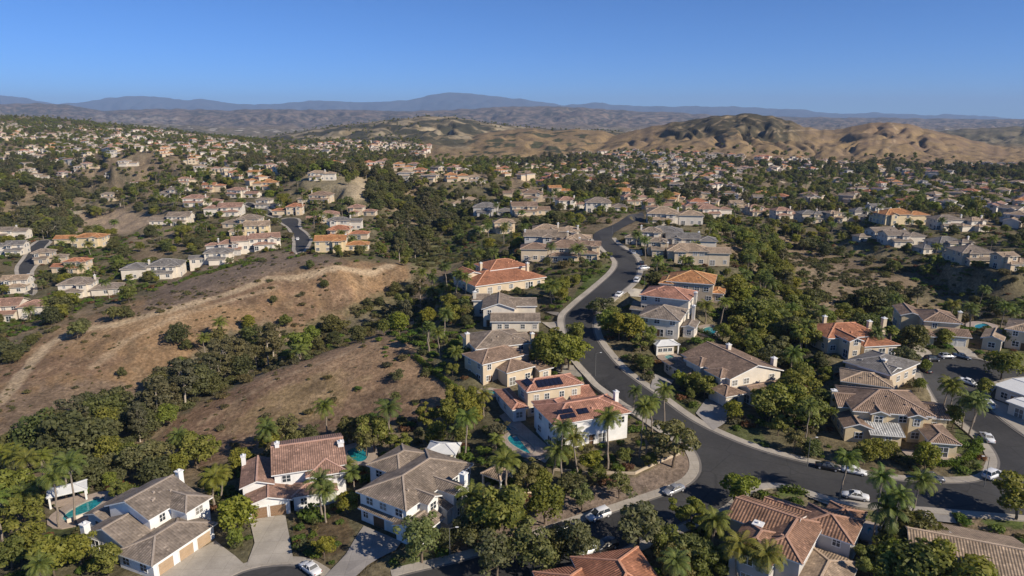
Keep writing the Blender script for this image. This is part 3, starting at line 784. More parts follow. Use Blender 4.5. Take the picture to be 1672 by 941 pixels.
# pools: outline pixels, own label, deck outline grown by some metres
POOLS = [
 ([(97,846),(138,821),(168,813),(173,817),(148,836),(113,855)], 2.2, "long turquoise lap pool beside the white pavilion", 'A'),
 ([(564,737),(587,729),(602,735),(600,752),(585,757),(573,750)], 1.8, "turquoise pool behind the pinkish roofed house, with rocks", 'B'),
 ([(827,714),(840,708),(855,717),(874,733),(872,742),(861,742),(833,726)], 1.6, "long turquoise pool on the terrace of the solar panel villa", 'D'),
 ([(817,699),(827,695),(845,703),(841,707),(822,707)], 1.0, "small round dark spa above the villa's long pool", 'D'),
 ([(785,640),(800,637),(812,643),(800,648)], 1.2, "tiny shaded pool in front of the cream brown-roofed house", 'E'),
 ([(1084,583),(1092,580),(1101,583),(1099,587),(1089,588)], 1.8, "small pale green pool beside the white shed", 'H'),
 ([(1147,537),(1158,534),(1170,535),(1170,544),(1160,549),(1149,544)], 1.8, "shaded pool downhill of the grey-brown hipped roof", 'P'),
 ([(1588,533),(1601,528),(1617,532),(1612,538),(1601,542)], 2.2, "bright blue pool next to the yellow cul-de-sac house", 'R'),
 ([(1416,864),(1423,862),(1426,874),(1417,877)], 2.0, "narrow pool glimpsed beside the rust-brown tile roof and palms", 'F'),
 ([(371,767),(386,762),(391,770),(376,779)], 1.2, "small pool at the far side of the pinkish roofed house", 'B'),
 ([(571,400),(584,399),(592,403),(580,405)], 1.5, "far pale pool below the orange roofed house on the ridge", 'far'),
]
for p in POOLS:
    q = [p_ for p_ in p[0]]
    zc = float(np.mean([ground(*a)[2] for a in q])); p_w = chaikin([P(a[0], a[1], zc) for a in q], 2, True)
    level_poly(p_w, zc, 4.0, p[1]+.5)
POOLW = []
for p in POOLS:
    zc = float(np.mean([Z1(*P(a[0], a[1], 1.0)) for a in p[0]]))
    g = ground(*np.mean(p[0], axis=0)); zc = g[2]
    POOLW.append((chaikin([P(a[0], a[1], zc) for a in p[0]], 2, True), zc, p[1], p[2]))
# driveways and patios
DRIVES = [
 ([(256,934),(352,884),(384,909),(402,926),(368,943),(350,958),(330,985),(240,985)], 'd'),
 ([(408,851),(466,842),(480,920),(445,921),(402,926),(416,888)], 'd'),
 ([(594,860),(656,886),(646,900),(600,925),(552,968),(528,945),(566,905)], 'g'),
 ([(905,594),(937,598),(949,612),(950,618),(908,609)], 'd'),
 ([(884,527),(908,526),(920,514),(920,541),(904,541)], 'd'),
 ([(1153,652),(1188,661),(1186,690),(1165,704),(1136,676)], 'g'),
 ([(1070,612),(1100,622),(1088,640),(1078,642),(1062,634)], 'g'),
 ([(1318,812),(1362,830),(1362,815),(1322,802),(1308,799)], 'd'),
 ([(1498,834),(1552,838),(1562,856),(1516,851)], 'g'),
 ([(1490,559),(1520,576),(1523,583),(1508,590),(1488,571)], 'd'),
 ([(1550,562),(1568,562),(1597,585),(1569,581)], 'd'),
 ([(1612,650),(1645,662),(1690,700),(1672,712),(1619,672)], 'd'),
 ([(1048,474),(1062,473),(1052,487),(1030,485),(1020,474)], 'd'),
 ([(1024,409),(1048,409),(1050,418),(1036,419)], 'd'),
 ([(1046,434),(1056,433),(1058,442),(1045,444)], 'd'),
 ([(970,405),(984,407),(984,415),(974,414)], 'd'),
 ([(890,510),(912,511),(918,519),(900,514)], 's'),
 ([(815,680),(830,672),(905,738),(890,757),(872,748),(843,712)], 'k'),
 ([(708,850),(738,842),(740,860),(724,885),(712,884)], 's'),
 ([(1418,868),(1432,862),(1442,880),(1436,905),(1418,905)], 'k'),
 ([(1470,735),(1568,742),(1585,752),(1530,752),(1480,744)], 'k'),
 ([(480,822),(500,818),(505,838),(486,842)], 's'),
]
drv_w = []
for p, k in DRIVES:
    drv_w.append((W(p), k))
roads2_w = {k: chaikin(W(p), 1, True) for k, p in ROADS2.items()}
runs_w = [chaikin(W(p), 2) for p, s in RUNS]
road_poly = [q for r in runs_w for q in r]
# ------------------------------------------------------------------ paved patches (clipped grids lying on the ground)
def clip_cell(poly, x0, y0, x1, y1):
    for ax, v, sgn in ((0, x0, 1), (0, x1, -1), (1, y0, 1), (1, y1, -1)):
        out = []; n = len(poly)
        for i in range(n):
            a = poly[i]; b = poly[(i+1) % n]
            ia = (a[ax]-v)*sgn >= 0; ib = (b[ax]-v)*sgn >= 0
            if ia: out.append(a)
            if ia != ib:
                t = (v-a[ax])/(b[ax]-a[ax]); out.append((a[0]+(b[0]-a[0])*t, a[1]+(b[1]-a[1])*t))
        poly = out
        if len(poly) < 3: return []
    return poly
def patch_mesh(mb, poly, cell, off, m=0, z0=None):
    xs = [p[0] for p in poly]; ys = [p[1] for p in poly]
    for i in range(int(math.floor(min(xs)/cell)), int(math.ceil(max(xs)/cell))):
        # clip a column first
        c = clip_cell(poly, i*cell, min(ys)-1, (i+1)*cell, max(ys)+1)
        if not c: continue
        cy_ = [p[1] for p in c]
        for j in range(int(math.floor(min(cy_)/cell)), int(math.ceil(max(cy_)/cell))):
            q = clip_cell(c, i*cell, j*cell, (i+1)*cell, (j+1)*cell)
            if len(q) < 3: continue
            a = sum(q[k][0]*q[(k+1) % len(q)][1]-q[(k+1) % len(q)][0]*q[k][1] for k in range(len(q)))
            if abs(a) < .02: continue
            if a < 0: q = q[::-1]
            mb.add([(x, y, (Z1(x, y) if z0 is None else z0)+off) for x, y in q], [tuple(range(len(q)))], m)
mb = MB(); patch_mesh(mb, road_poly, 4.0, .03)
road = tag(link('road', mb.mesh('road', [M_asph], True)), kind='structure')
mb = MB(); patch_mesh(mb, cul_w, 4.0, .034)
tag(link('turning_circle_road', mb.mesh('turning_circle_road', [M_asph], True)), kind='structure')
for k, q in roads2_w.items():
    mb = MB(); patch_mesh(mb, q, 8.0, .12)
    tag(link('far_road', mb.mesh('far_road', [M_asph], True)), kind='structure')
def resample(pts, step):
    out = [pts[0]]; acc = 0
    for i in range(1, len(pts)):
        a = Vector(out[-1]); b = Vector(pts[i])
        while (b-a).length > step:
            a = a + (b-a).normalized()*step; out.append((a.x, a.y))
    out.append(pts[-1])
    return out
def strip(mb, pts, d0, d1, h0, h1, out_sign, m=0, kerb=False):
    n = len(pts); L = []
    for i in range(n):
        a = Vector(pts[max(0, i-1)]); b = Vector(pts[min(n-1, i+1)]); d = (b-a)
        if d.length < 1e-6: d = Vector((1, 0))
        d.normalize(); nn = Vector((-d.y, d.x))*out_sign
        p = Vector(pts[i]); q0 = p+nn*d0; q1 = p+nn*d1; z = Z1(p.x, p.y)
        L.append(((q0.x, q0.y, z+h0), (q1.x, q1.y, z+h1), (q0.x, q0.y, z-.25), (q1.x, q1.y, z-.4)))
    vs = [v for t in L for v in t]; fs = []
    for i in range(n-1):
        a = i*4; b = a+4
        fs.append((a, b, b+1, a+1) if out_sign < 0 else (a, a+1, b+1, b))
        if kerb:
            fs.append((a+2, b+2, b, a) if out_sign < 0 else (a, b, b+2, a+2)); fs.append((a+1, b+1, b+3, a+3))
    mb.add(vs, fs, m)
def side_of(pts, poly):
    k = len(pts)//2; a = Vector(pts[k]); b = Vector(pts[k+1]); d = (b-a).normalized(); nn = Vector((-d.y, d.x))
    t = a+nn*1.2
    return -1 if inpoly(np.array([t.x]), np.array([t.y]), poly)[0] else 1
pav = MB(); gut = MB()
walk = []
for r, (p, has) in list(zip(runs_w, RUNS)) + [(cul_w[6:-6], (None, True))]:
    if not has: continue
    rs = resample(r, 1.5); s = side_of(rs, road_poly if p is not None else cul_w)
    strip(pav, rs, -.05, 1.9, .15, .17, s, 0, True)
    strip(gut, rs, -.55, -.052, .045, .042, s, 0)
    walk.append(rs)
tag(link('pavement', pav.mesh('pavement', [M_side])), kind='structure')
tag(link('gutter', gut.mesh('gutter', [M_gutter])), kind='structure')
pav = MB()
for k, q in roads2_w.items():
    rs = resample(q+[q[0]], 4.0); strip(pav, rs, 0, 1.8, .2, .2, side_of(rs, q), 0, True)
tag(link('pavement', pav.mesh('pavement', [M_side])), kind='structure')
for i, (q, k) in enumerate(drv_w):
    mb = MB(); off = {'d': .185, 'g': .19, 'k': .10, 's': .2}[k] + .004*(i % 5)
    patch_mesh(mb, q, 3.0, off)
    nm = {'d': 'driveway', 'g': 'driveway', 'k': 'terrace', 's': 'path'}[k]
    tag(link(nm, mb.mesh(nm, [{'d': M_drive, 'g': M_drive2, 'k': M_deck, 's': M_side}[k]])), kind='structure')
# pools
def offset_poly(poly, d):
    n = len(poly); out = []
    ar = sum(poly[k][0]*poly[(k+1) % n][1]-poly[(k+1) % n][0]*poly[k][1] for k in range(n))
    sg = 1 if ar > 0 else -1
    for i in range(n):
        a = Vector(poly[i-1]); b = Vector(poly[(i+1) % n]); t = (b-a).normalized(); nn = Vector((t.y, -t.x))*sg
        p = Vector(poly[i])+nn*d; out.append((p.x, p.y))
    return out
for poly, zc, dk, lab in POOLW:
    cx = sum(p[0] for p in poly)/len(poly); cy_ = sum(p[1] for p in poly)/len(poly)
    t = link('swimming_pool', None, loc=(cx, cy_, zc)); tag(t, lab, 'swimming pool')
    loc = [(x-cx, y-cy_) for x, y in poly]; o1 = offset_poly(loc, .35); o2 = offset_poly(loc, .35+dk)
    n = len(loc)
    mb = MB(); mb.add([(x, y, .06) for x, y in loc], [tuple(range(n))]); link('water', mb.mesh('water', [M_water]), t)
    mb = MB(); vs = [(x, y, .26) for x, y in loc]+[(x, y, .26) for x, y in o1]+[(x, y, -.1) for x, y in loc]
    mb.add(vs, [(i, (i+1) % n, n+(i+1) % n, n+i) for i in range(n)]+[(i, (i+1) % n, 2*n+(i+1) % n, 2*n+i) for i in range(n)]); link('coping', mb.mesh('coping', [M_side]), t)
    mb = MB(); vs = [(x, y, .235) for x, y in o1]+[(x, y, .235) for x, y in o2]+[(x, y, -.6) for x, y in o2]
    mb.add(vs, [(i, (i+1) % n, n+(i+1) % n, n+i) for i in range(n)]+[(n+i, n+(i+1) % n, 2*n+(i+1) % n, 2*n+i) for i in range(n)]); link('deck', mb.mesh('deck', [M_deck]), t)
    LOWER.append((poly, .45)); LOWER.append((offset_poly(poly, dk*.8), .25))
LOWER += [(road_poly, .35), (cul_w, .35)] + [(q, .35) for q in roads2_w.values()] + [(q, .25) for q, k in drv_w]

# ------------------------------------------------------------------ land cover (ground colours; the mountains' blue is painted haze)
PXG, PYG, DG = proj(XX, YY, HZ)
def pw(poly, soft=6):
    """soft membership of the grid points in a pixel-traced area (distance softened with noise)"""
    I = (PXG > min(p[0] for p in poly)-40) & (PXG < max(p[0] for p in poly)+40) & (PYG > min(p[1] for p in poly)-40) & (PYG < max(p[1] for p in poly)+40)
    out = np.zeros(XX.shape)
    d = polydist(PXG[I] , PYG[I], poly)
    d = d + (fbm(XX[I]/YY[I]*90, np.log(YY[I])*60, 71, 4)-.5)*soft*3
    out[I] = 1 - sstep(-soft, soft, d)
    return out
def area_w_r(k): return pw(AR[k])
C = np.zeros(XX.shape+(3,))
def lay(w, c):
    global C
    C = C*(1-w[..., None]) + np.array(c)*w[..., None]
n_a = fbm(XX/14, YY/14, 90, 4); n_b = fbm(UU*80, VV*50, 91, 5); n_c = fbm(XX/3.5, YY/3.5, 92, 3); n_d = fbm(XX/40, YY/40, 93, 4)
C[:] = (.150, .125, .078)
lay(sstep(.42, .58, n_a)*.8, (.25,.185,.12))
lay(sstep(.52, .62, n_b)*sstep(300, 450, YY)*.7, (.24,.185,.12))
DRY = (.27,.175,.097); DRYL = (.33,.23,.135); BROWN = (.20,.13,.085); GREYB = (.20,.15,.11); GOLD = (.27,.19,.10)
AR = {
 'ridge1': [(-300,760),(-300,600),(0,600),(60,560),(110,530),(190,500),(300,470),(440,435),(560,425),(660,430),(675,455),(640,480),(600,500),(560,520),(500,545),(430,520),(330,560),(280,620),(230,640),(150,640),(80,690),(0,740)],
 'greyb': [(235,500),(250,470),(330,436),(430,412),(545,418),(560,430),(440,452),(300,500),(180,532),(130,540)],
 'ridge2': [(245,735),(280,690),(330,660),(450,605),(560,566),(620,544),(665,560),(700,590),(745,640),(750,700),(640,690),(560,700),(470,710),(400,745),(330,760)],
 'verge': [(690,945),(760,888),(850,848),(900,818),(960,795),(1040,778),(1080,757),(1103,736),(1125,740),(1137,757),(1130,785),(1100,800),(1000,835),(870,880),(780,906)],
 'mulchB': [(480,850),(560,840),(580,870),(560,900),(500,915),(478,880)],
 'mulchG': [(1240,738),(1330,752),(1400,755),(1580,785),(1410,778),(1330,760)],
 'cut': [(485,300),(500,280),(560,278),(620,282),(660,305),(650,325),(560,330),(520,318)],
 'cut2': [(95,365),(120,345),(150,330),(170,335),(230,352),(300,352),(300,372),(240,385),(170,382),(140,380),(110,385)],
 'canr': [(1275,425),(1330,410),(1440,430),(1475,470),(1480,500),(1420,520),(1340,500),(1300,470)],
 'canr2': [(1440,400),(1700,445),(1700,500),(1560,500),(1480,450)],
 'goldh': [(1290,300),(1400,290),(1560,300),(1640,308),(1620,322),(1480,315),(1380,315)],
 'hump': [(670,435),(700,395),(760,372),(850,372),(860,390),(780,420),(700,440)],
}
lay(pw(AR['ridge1']), DRY); lay(pw(AR['ridge1'])*sstep(.50, .66, n_a)*.75, BROWN); lay(pw(AR['ridge1'])*sstep(.58,.68,n_d)*.5, DRYL)
lay(pw([(480,540),(560,500),(640,470),(690,440),(660,520),(560,560)])*.8*sstep(.35,.6,n_a), (.13,.12,.06))
lay(pw([(0,720),(0,640),(150,620),(240,640),(160,650),(60,720)],10)*.7, GREYB)
lay(pw(AR['greyb'])*.9, GREYB)
lay(pw(AR['ridge2'], 4), BROWN); lay(pw(AR['ridge2'])*sstep(.45, .62, n_d)*.8, (.30,.20,.12)); lay(pw([(330,740),(440,640),(560,600),(620,600),(540,680),(430,730)])*.6*sstep(.4,.6,n_a), (.27,.20,.10))
lay(pw(AR['verge'], 2), (.25,.19,.145)); lay(pw(AR['mulchB'], 2), (.17,.095,.06)); lay(pw(AR['mulchG'], 1.5), (.17,.12,.085))
lay(pw(AR['cut'], 3), (.40,.32,.21)); lay(pw(AR['cut2'], 3), (.36,.27,.18)); lay(pw(AR['canr'], 5)*.9, (.235,.18,.12)); lay(pw(AR['canr2'], 5)*.8, (.16,.12,.075)); lay(pw(AR['goldh'], 2)*.8, (.28,.23,.14)); lay(pw(AR['hump'], 3)*.8, (.17,.17,.07))
er = np.clip(area_w_r('ridge1')+area_w_r('ridge2')+pw(AR['canr']), 0, 1)
lay(er*sstep(.57, .63, fbm(XX/5+fbm(XX/30, YY/30, 61, 3)*6, YY/11, 62, 4))*.45, (.12,.085,.055)); lay(er*sstep(.60, .66, fbm(XX/2.2, YY/2.2, 63, 3))*.3, (.36,.26,.16))
# trails
TRAILS = [([(-60,700),(0,655),(40,605),(74,566),(110,545),(187,530),(300,500),(440,455),(560,437),(640,433)], 2.4, (.43,.325,.21), 1.05),
 ([(112,356),(128,341),(146,331)], 5.0, (.42,.36,.27), 1), ([(1330,392),(1400,411),(1507,432),(1521,438),(1560,455),(1592,471)], 2.6, (.44,.34,.21), 1),
 ([(450,470),(380,490),(280,520),(200,560),(150,600)], 1.6, (.42,.32,.21), .5), ([(620,550),(560,580),(450,620),(330,690)], 1.2, (.38,.28,.18), .5),
 ([(1278,297),(1300,300),(1350,297)], 5, (.4,.34,.25), .7), ([(1225,262),(1190,250),(1150,230)], 5, (.42,.34,.22), .6)]
for px_, wd, c, al in TRAILS:
    pw_ = [q for q in W(px_)]
    for i in range(len(pw_)-1):
        I = near_idx([pw_[i], pw_[i+1]], 30)
        d, t = segdist(XX[I], YY[I], pw_[i], pw_[i+1])
        ww = (1 - sstep(wd*.5, wd*1.3, d + (n_c[I]-.5)*wd*.9))*min(al,1)*np.clip((.6+.4*n_a[I])*(1.25 if al > 1 else 1), 0, 1)
        C[I] = C[I]*(1-ww[..., None]) + np.array(c)*ww[..., None]
# big far hills
def a225_(PXG, LW): return sstep(1060, 1110, PXG)*(1-sstep(1285, 1330, PXG))*sstep(.5, .7, LW['goldr'])
GR = pw([(690,268),(760,264),(860,263),(960,257),(1000,248),(1100,254),(1180,263),(1300,271),(1420,274),(1560,277),(1760,280),(1760,150),(690,150)], 2.5)*sstep(900, 1050, YY)*(1-sstep(2100, 2300, YY))
GRt = GR*(1-a225_(PXG, LW))
lay(GRt, (.25,.178,.098)); lay(GRt*sstep(.5,.6,n_b)*.5, (.18,.13,.085))
def lw(n): return sstep(.02, .25, LW.get(n, np.zeros(XX.shape)))
lay(lw('gold'), GOLD); lay(lw('gold')*sstep(.50, .60, n_b)*.6, (.19,.14,.09)); lay(lw('gold')*sstep(.57,.63,fbm(UU*60, VV*40, 97, 5)), (.07,.07,.04))
lay(lw('goldr'), GOLD); lay(lw('goldr')*sstep(.44, .58, n_b)*.7, (.215,.155,.10))
a225 = sstep(1060, 1110, PXG)*(1-sstep(1285, 1330, PXG))
dk = lw('goldr')*a225*sstep(.46, .62, LW['goldr']*1.0+(n_b-.5)*.6)
lay(dk*.94, (.060,.055,.036)); lay(dk*sstep(.56,.64,fbm(UU*120,VV*70,98,4))*.7, (.26,.2,.12))
lay(lw('goldr')*sstep(1380, 1420, PXG)*.45*sstep(.45,.55,fbm(UU*30,VV*20,99,4)), (.17,.115,.08))
for pth, wd in (([(1455,201),(1462,210),(1470,216),(1458,222),(1462,232),(1445,246),(1425,260)], 1.0), ([(1190,189),(1165,205),(1140,214)], .9), ([(1240,217),(1300,213),(1350,212)], .8)):
    m_ = np.zeros(XX.shape)
    for i in range(len(pth)-1):
        I = (YY > 1100) & (YY < 2300) & (PXG > min(pth[i][0], pth[i+1][0])-8) & (PXG < max(pth[i][0], pth[i+1][0])+8)
        d, t = segdist(PXG[I], PYG[I], pth[i], pth[i+1]); m_[I] = np.maximum(m_[I], 1-sstep(wd*.5, wd*1.1, d))
    lay(m_*.7, (.40,.31,.20))
n_m = fbm(UU*34+n_b*.8, VV*26, 96, 4)
lay(lw('mid'), (.075,.072,.048)); lay(lw('mid')*sstep(.47, .53, n_m)*.9, (.27,.21,.125)); lay(lw('mid')*sstep(.57,.61,n_m)*.9, (.38,.31,.20)); lay(lw('mid')*sstep(.55,.60,n_b)*.6, (.08,.075,.05))
lay(lw('farr'), (.12,.11,.075)); lay(lw('farr')*sstep(.5,.6,n_b)*.6, (.22,.18,.12))
lay(lw('foot0'), (.20,.165,.12)); lay(lw('foot0')*sstep(.47,.56,fbm(UU*190,VV*120,89,5))*.8, (.09,.09,.06)); lay(lw('foot0')*sstep(.64,.68,n_b), (.5,.45,.38))
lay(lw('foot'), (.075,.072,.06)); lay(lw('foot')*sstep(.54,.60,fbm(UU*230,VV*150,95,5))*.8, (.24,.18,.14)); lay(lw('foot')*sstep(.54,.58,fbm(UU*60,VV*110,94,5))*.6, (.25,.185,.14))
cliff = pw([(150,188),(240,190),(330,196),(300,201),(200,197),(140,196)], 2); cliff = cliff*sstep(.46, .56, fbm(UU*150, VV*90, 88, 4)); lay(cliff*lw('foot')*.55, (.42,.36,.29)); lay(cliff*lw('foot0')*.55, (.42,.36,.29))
lay(lw('mount'), (.06,.08,.115)); lay(lw('mount')*sstep(.54,.62,fbm(UU*230,VV*150,95,5))*.4, (.15,.125,.125))  # haze blue put into the base colour of the far mountains
# dark vegetated plains between hills
# lawns near the streets
LAWN = [[(1205,0)], [(1100,640),(1150,668),(1132,676),(1090,650)], [(1205,690),(1240,700),(1260,735),(1180,708)], [(960,480),(1000,440),(1003,425),(995,450)], [(925,545),(935,572),(952,600),(940,600),(925,570)],
 [(975,620),(1020,655),(1060,690),(1045,690),(990,650)], [(355,905),(402,925),(370,918),(350,905)], [(1560,690),(1600,730),(1610,750),(1590,770),(1560,750)], [(640,905),(720,900),(690,925),(640,940)],
 [(1600,848),(1672,850),(1672,866),(1610,858)], [(1415,835),(1490,838),(1480,860),(1430,862)], [(1520,556),(1548,560),(1570,578),(1530,580)], [(1620,560),(1672,575),(1672,598),(1620,585)],
 [(90,850),(160,850),(180,880),(120,890),(70,870)], [(598,760),(615,765),(605,785),(590,780)], [(960,450),(990,430),(1000,440),(940,495),(925,500)], [(1160,540),(1160,540)], [(1265,803),(1315,800),(1312,812),(1270,812)], [(1545,752),(1600,752),(1595,775),(1560,780)],
 [(230,440),(262,445),(258,462),(235,462)], [(90,415),(180,408),(180,416),(90,420)]]
for q in LAWN:
    if len(q) > 2: lay(pw(q, 1.5)*.85, (.085,.125,.03))
# yards around houses read as planted ground
yd = np.full(XX.shape, 999.0)
I = (YY < 700)
xi, yi = XX[I], YY[I]; acc = np.full(xi.shape, 999.0)
for hx, hy in HC: acc = np.minimum(acc, np.hypot(xi-hx, yi-hy))
yd[I] = acc
bare = np.clip(pw(AR['ridge1'])+pw(AR['ridge2'])+pw(AR['greyb'])+pw(AR['verge'],2), 0, 1)
lay((1-sstep(20, 34, yd))*(1-bare)*.55, (.10,.095,.05))
C *= (1 + (n_c[..., None]-.5)*.35*(YY < 400)[..., None])
C = np.clip(C, .01, .7)

HT = HZ.copy()
for poly, dz in LOWER:
    I = near_idx(poly, .5)
    if len(I[0]): 
        m_ = inpoly(XX[I], YY[I], poly); HT[I] -= dz*m_
V = np.stack([XX, YY, HT], -1).reshape(-1, 3)
idx = np.arange(NR*NC).reshape(NR, NC)
Fq = np.stack([idx[:-1, :-1], idx[:-1, 1:], idx[1:, 1:], idx[1:, :-1]], -1).reshape(-1, 4)
def ground_mat():
    m, t, b = new_mat('ground', (.3,.2,.1), .95, .05)
    at = N(t, "ShaderNodeAttribute"); at.attribute_name = "Col"
    p = pos(t)
    n1 = noise(t, .9, 5, p, .7); n2 = noise(t, .14, 5, p, .65); n3 = noise(t, .02, 6, p, .6)
    c = mix(t, at.outputs[0], ramp(t, n1.outputs[0], [(.34, g3(.58)), (.66, g3(1.38))]).outputs[0], 1.0, 'MULTIPLY')
    c = mix(t, c, ramp(t, n2.outputs[0], [(.3, g3(.78)), (.7, g3(1.2))]).outputs[0], 1.0, 'MULTIPLY')
    c = mix(t, c, ramp(t, n3.outputs[0], [(.3, g3(.8)), (.7, g3(1.15))]).outputs[0], 1.0, 'MULTIPLY')
    # tufts of dry scrub
    v = noise(t, .42, 4, p, .75)
    sp = ramp(t, v.outputs[0], [(.60, g3(0)), (.66, g3(1))])
    c = mix(t, c, (.10,.085,.05,1), mix(t, g3(0), g3(.45), sp.outputs[0]))
    t.links.new(c, b.inputs["Base Color"])
    bp = N(t, "ShaderNodeBump"); bp.inputs["Strength"].default_value = .6; bp.inputs["Distance"].default_value = .6
    t.links.new(n1.outputs[0], bp.inputs["Height"]); t.links.new(bp.outputs[0], b.inputs["Normal"])
    return m
M_ground = ground_mat()
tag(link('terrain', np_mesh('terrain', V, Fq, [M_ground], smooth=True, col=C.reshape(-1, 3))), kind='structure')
# ------------------------------------------------------------------ houses
def xf(w, p):
    """wing coordinates: gableY wings are built turned by 90 degrees"""
    return p
def roof_shape(mb, w, OV=.0, fascia=.24):
    x0, x1, y0, y1, e, pt = w['x0'], w['x1'], w['y0'], w['y1'], w['e'], w['pitch']
    kind = w['roof']; rects = (x0, y0, x1, y1)
    sw = kind == 'gableY' or (kind == 'hip' and (y1-y0) > (x1-x0))
    def T(x, y, z): return (y, x, z) if sw else (x, y, z)
    if sw: x0, x1, y0, y1 = y0, y1, x0, x1
    W_, D_ = x1-x0, y1-y0; h = D_/2*pt; ym = (y0+y1)/2; zb = e-fascia
    ridge = []
    if kind == 'shed':
        # slopes down towards the front (low y)
        h = D_*pt
        vs = [(x0,y0,e),(x1,y0,e),(x1,y1,e+h),(x0,y1,e+h),(x0,y0,zb),(x1,y0,zb),(x1,y1,e+h-fascia),(x0,y1,e+h-fascia)]
        fs = [(0,1,2,3)]; fa = [(4,5,1,0),(5,6,2,1),(6,7,3,2),(7,4,0,3),(7,6,5,4)]
    elif kind == 'hip':
        if W_ < D_+.2: a = b = (x0+x1)/2; a -= .05; b += .05
        else: a, b = x0+D_/2, x1-D_/2
        vs = [(x0,y0,e),(x1,y0,e),(x1,y1,e),(x0,y1,e),(a,ym,e+h),(b,ym,e+h),(x0,y0,zb),(x1,y0,zb),(x1,y1,zb),(x0,y1,zb)]
        fs = [(0,1,5,4),(1,2,5),(2,3,4,5),(3,0,4)]; fa = [(6,7,1,0),(7,8,2,1),(8,9,3,2),(9,6,0,3),(9,8,7,6)]
        ridge = [(0,4),(3,4),(1,5),(2,5),(4,5)]
    else:
        vs = [(x0,y0,e),(x1,y0,e),(x1,y1,e),(x0,y1,e),(x0,ym,e+h),(x1,ym,e+h),(x0,y0,zb),(x1,y0,zb),(x1,y1,zb),(x0,y1,zb),(x0,ym,e+h-fascia),(x1,ym,e+h-fascia)]
        fs = [(0,1,5,4),(2,3,4,5)]; fa = [(6,7,1,0),(8,9,3,2),(7,11,5,1),(11,8,2,5),(9,10,4,3),(10,6,0,4),(6,10,11,7),(10,9,8,11)]
        ridge = [(4,5)]
    V = [T(*v) for v in vs]
    if sw:
        fs = [f[::-1] for f in fs]; fa = [f[::-1] for f in fa]
    mb.add(V, fs, 0); mb.add(V, fa, 2)
    for i, j in ridge:
        a = Vector(V[i]); b = Vector(V[j])
        if (b-a).length > .4: mb.bar(a+Vector((0,0,.03)), b+Vector((0,0,.03)), .34, .16, 1)
    # roof height function for window tests
    return h
def wall_shape(mb, w, inset=.55, base=-3.5, k=0):
    x0, x1, y0, y1 = w['x0']+inset, w['x1']-inset, w['y0']+inset, w['y1']-inset
    e = w['e']-.2+.3*inset*w['pitch']; kind = w['roof']
    mb.box(x0, y0, base+.011*k, x1, y1, e, 0)
    if kind in ('gable', 'gableY'):
        pt = w['pitch']
        if kind == 'gable':
            ym = (w['y0']+w['y1'])/2; h = (w['y1']-w['y0'])/2*pt-.22; z0 = w['e']-.2
            for x in (x0+.002, x1-.002):
                vs = [(x, y0, e-.02), (x, y1, e-.02), (x, y1, z0+inset*pt), (x, ym, z0+h), (x, y0, z0+inset*pt)]
                mb.add(vs, [(0,1,2,3,4) if x > x0+.1 else (4,3,2,1,0)], 0)
        else:
            xm = (w['x0']+w['x1'])/2; h = (w['x1']-w['x0'])/2*pt-.22; z0 = w['e']-.2
            for y in (y0+.002, y1-.002):
                vs = [(x0, y, e-.02), (x1, y, e-.02), (x1, y, z0+inset*pt), (xm, y, z0+h), (x0, y, z0+inset*pt)]
                mb.add(vs, [(0,1,2,3,4) if y < y0+.1 else (4,3,2,1,0)], 0)
WIN = {}
def win_mesh(w, h, two=True):
    k = (w, h)
    if k not in WIN:
        f = MB(); t = .13; d = .07
        f.box(-w/2-t, -d, 0-t, w/2+t, 0.02, 0); f.box(-w/2-t, -d, h, w/2+t, .02, h+t)
        f.box(-w/2-t, -d, 0, -w/2, .02, h); f.box(w/2, -d, 0, w/2+t, .02, h)
        f.box(-.05, -d+.01, 0, .05, .02, h)
        if h > 1.0: f.box(-w/2, -d+.015, h*.5-.035, -.05, .02, h*.5+.035); f.box(.05, -d+.015, h*.5-.035, w/2, .02, h*.5+.035)
        g = MB(); g.box(-w/2, -.02, 0, w/2, .03, h)
        WIN[k] = (f.mesh('window', [M_trim]), g.mesh('pane', [M_glass]))
    return WIN[k]
DOORM = {}
def garage_mesh(w, mat):
    k = (round(w, 1), mat)
    if k not in DOORM:
        m = {'m': M_door, 'g': M_garaget, 'b': M_garage, 'w': M_garagew, 't': M_garagew}[mat]
        g = MB(); w = k[0]
        for i in range(4): g.box(-w/2, -.05+.012*(i % 2), .55*i+.005, w/2, .03, .55*(i+1)-.03, 0)
        f = MB(); f.box(-w/2-.18, -.09, 0, -w/2, .03, 2.25); f.box(w/2, -.09, 0, w/2+.18, .03, 2.25); f.box(-w/2-.18, -.1, 2.2, w/2+.18, .03, 2.42)
        DOORM[k] = (g.mesh('garage_door', [m]), f.mesh('door_frame', [M_trim]))
    return DOORM[k]
FACES = {'F': (0, -1, 0.0), 'B': (0, 1, math.pi), 'L': (-1, 0, -math.pi/2), 'R': (1, 0, math.pi/2)}
def face_line(w, f, inset=.55):
    x0, x1, y0, y1 = w['x0']+inset, w['x1']-inset, w['y0']+inset, w['y1']-inset
    return {'F': ((x0,y0),(x1,y0)), 'R': ((x1,y0),(x1,y1)), 'B': ((x1,y1),(x0,y1)), 'L': ((x0,y1),(x0,y0))}[f]
def covered(h, wi, x, y, z):
    for k, o in enumerate(h['w']):
        if k == wi: continue
        if o['x0']-.1 < x < o['x1']+.1 and o['y0']-.1 < y < o['y1']+.1:
            top = o['e'] + .5*min(x-o['x0'], o['x1']-x, y-o['y0'], o['y1']-y)*o['pitch'] + .2
            if z < top+.2: return True
    return False
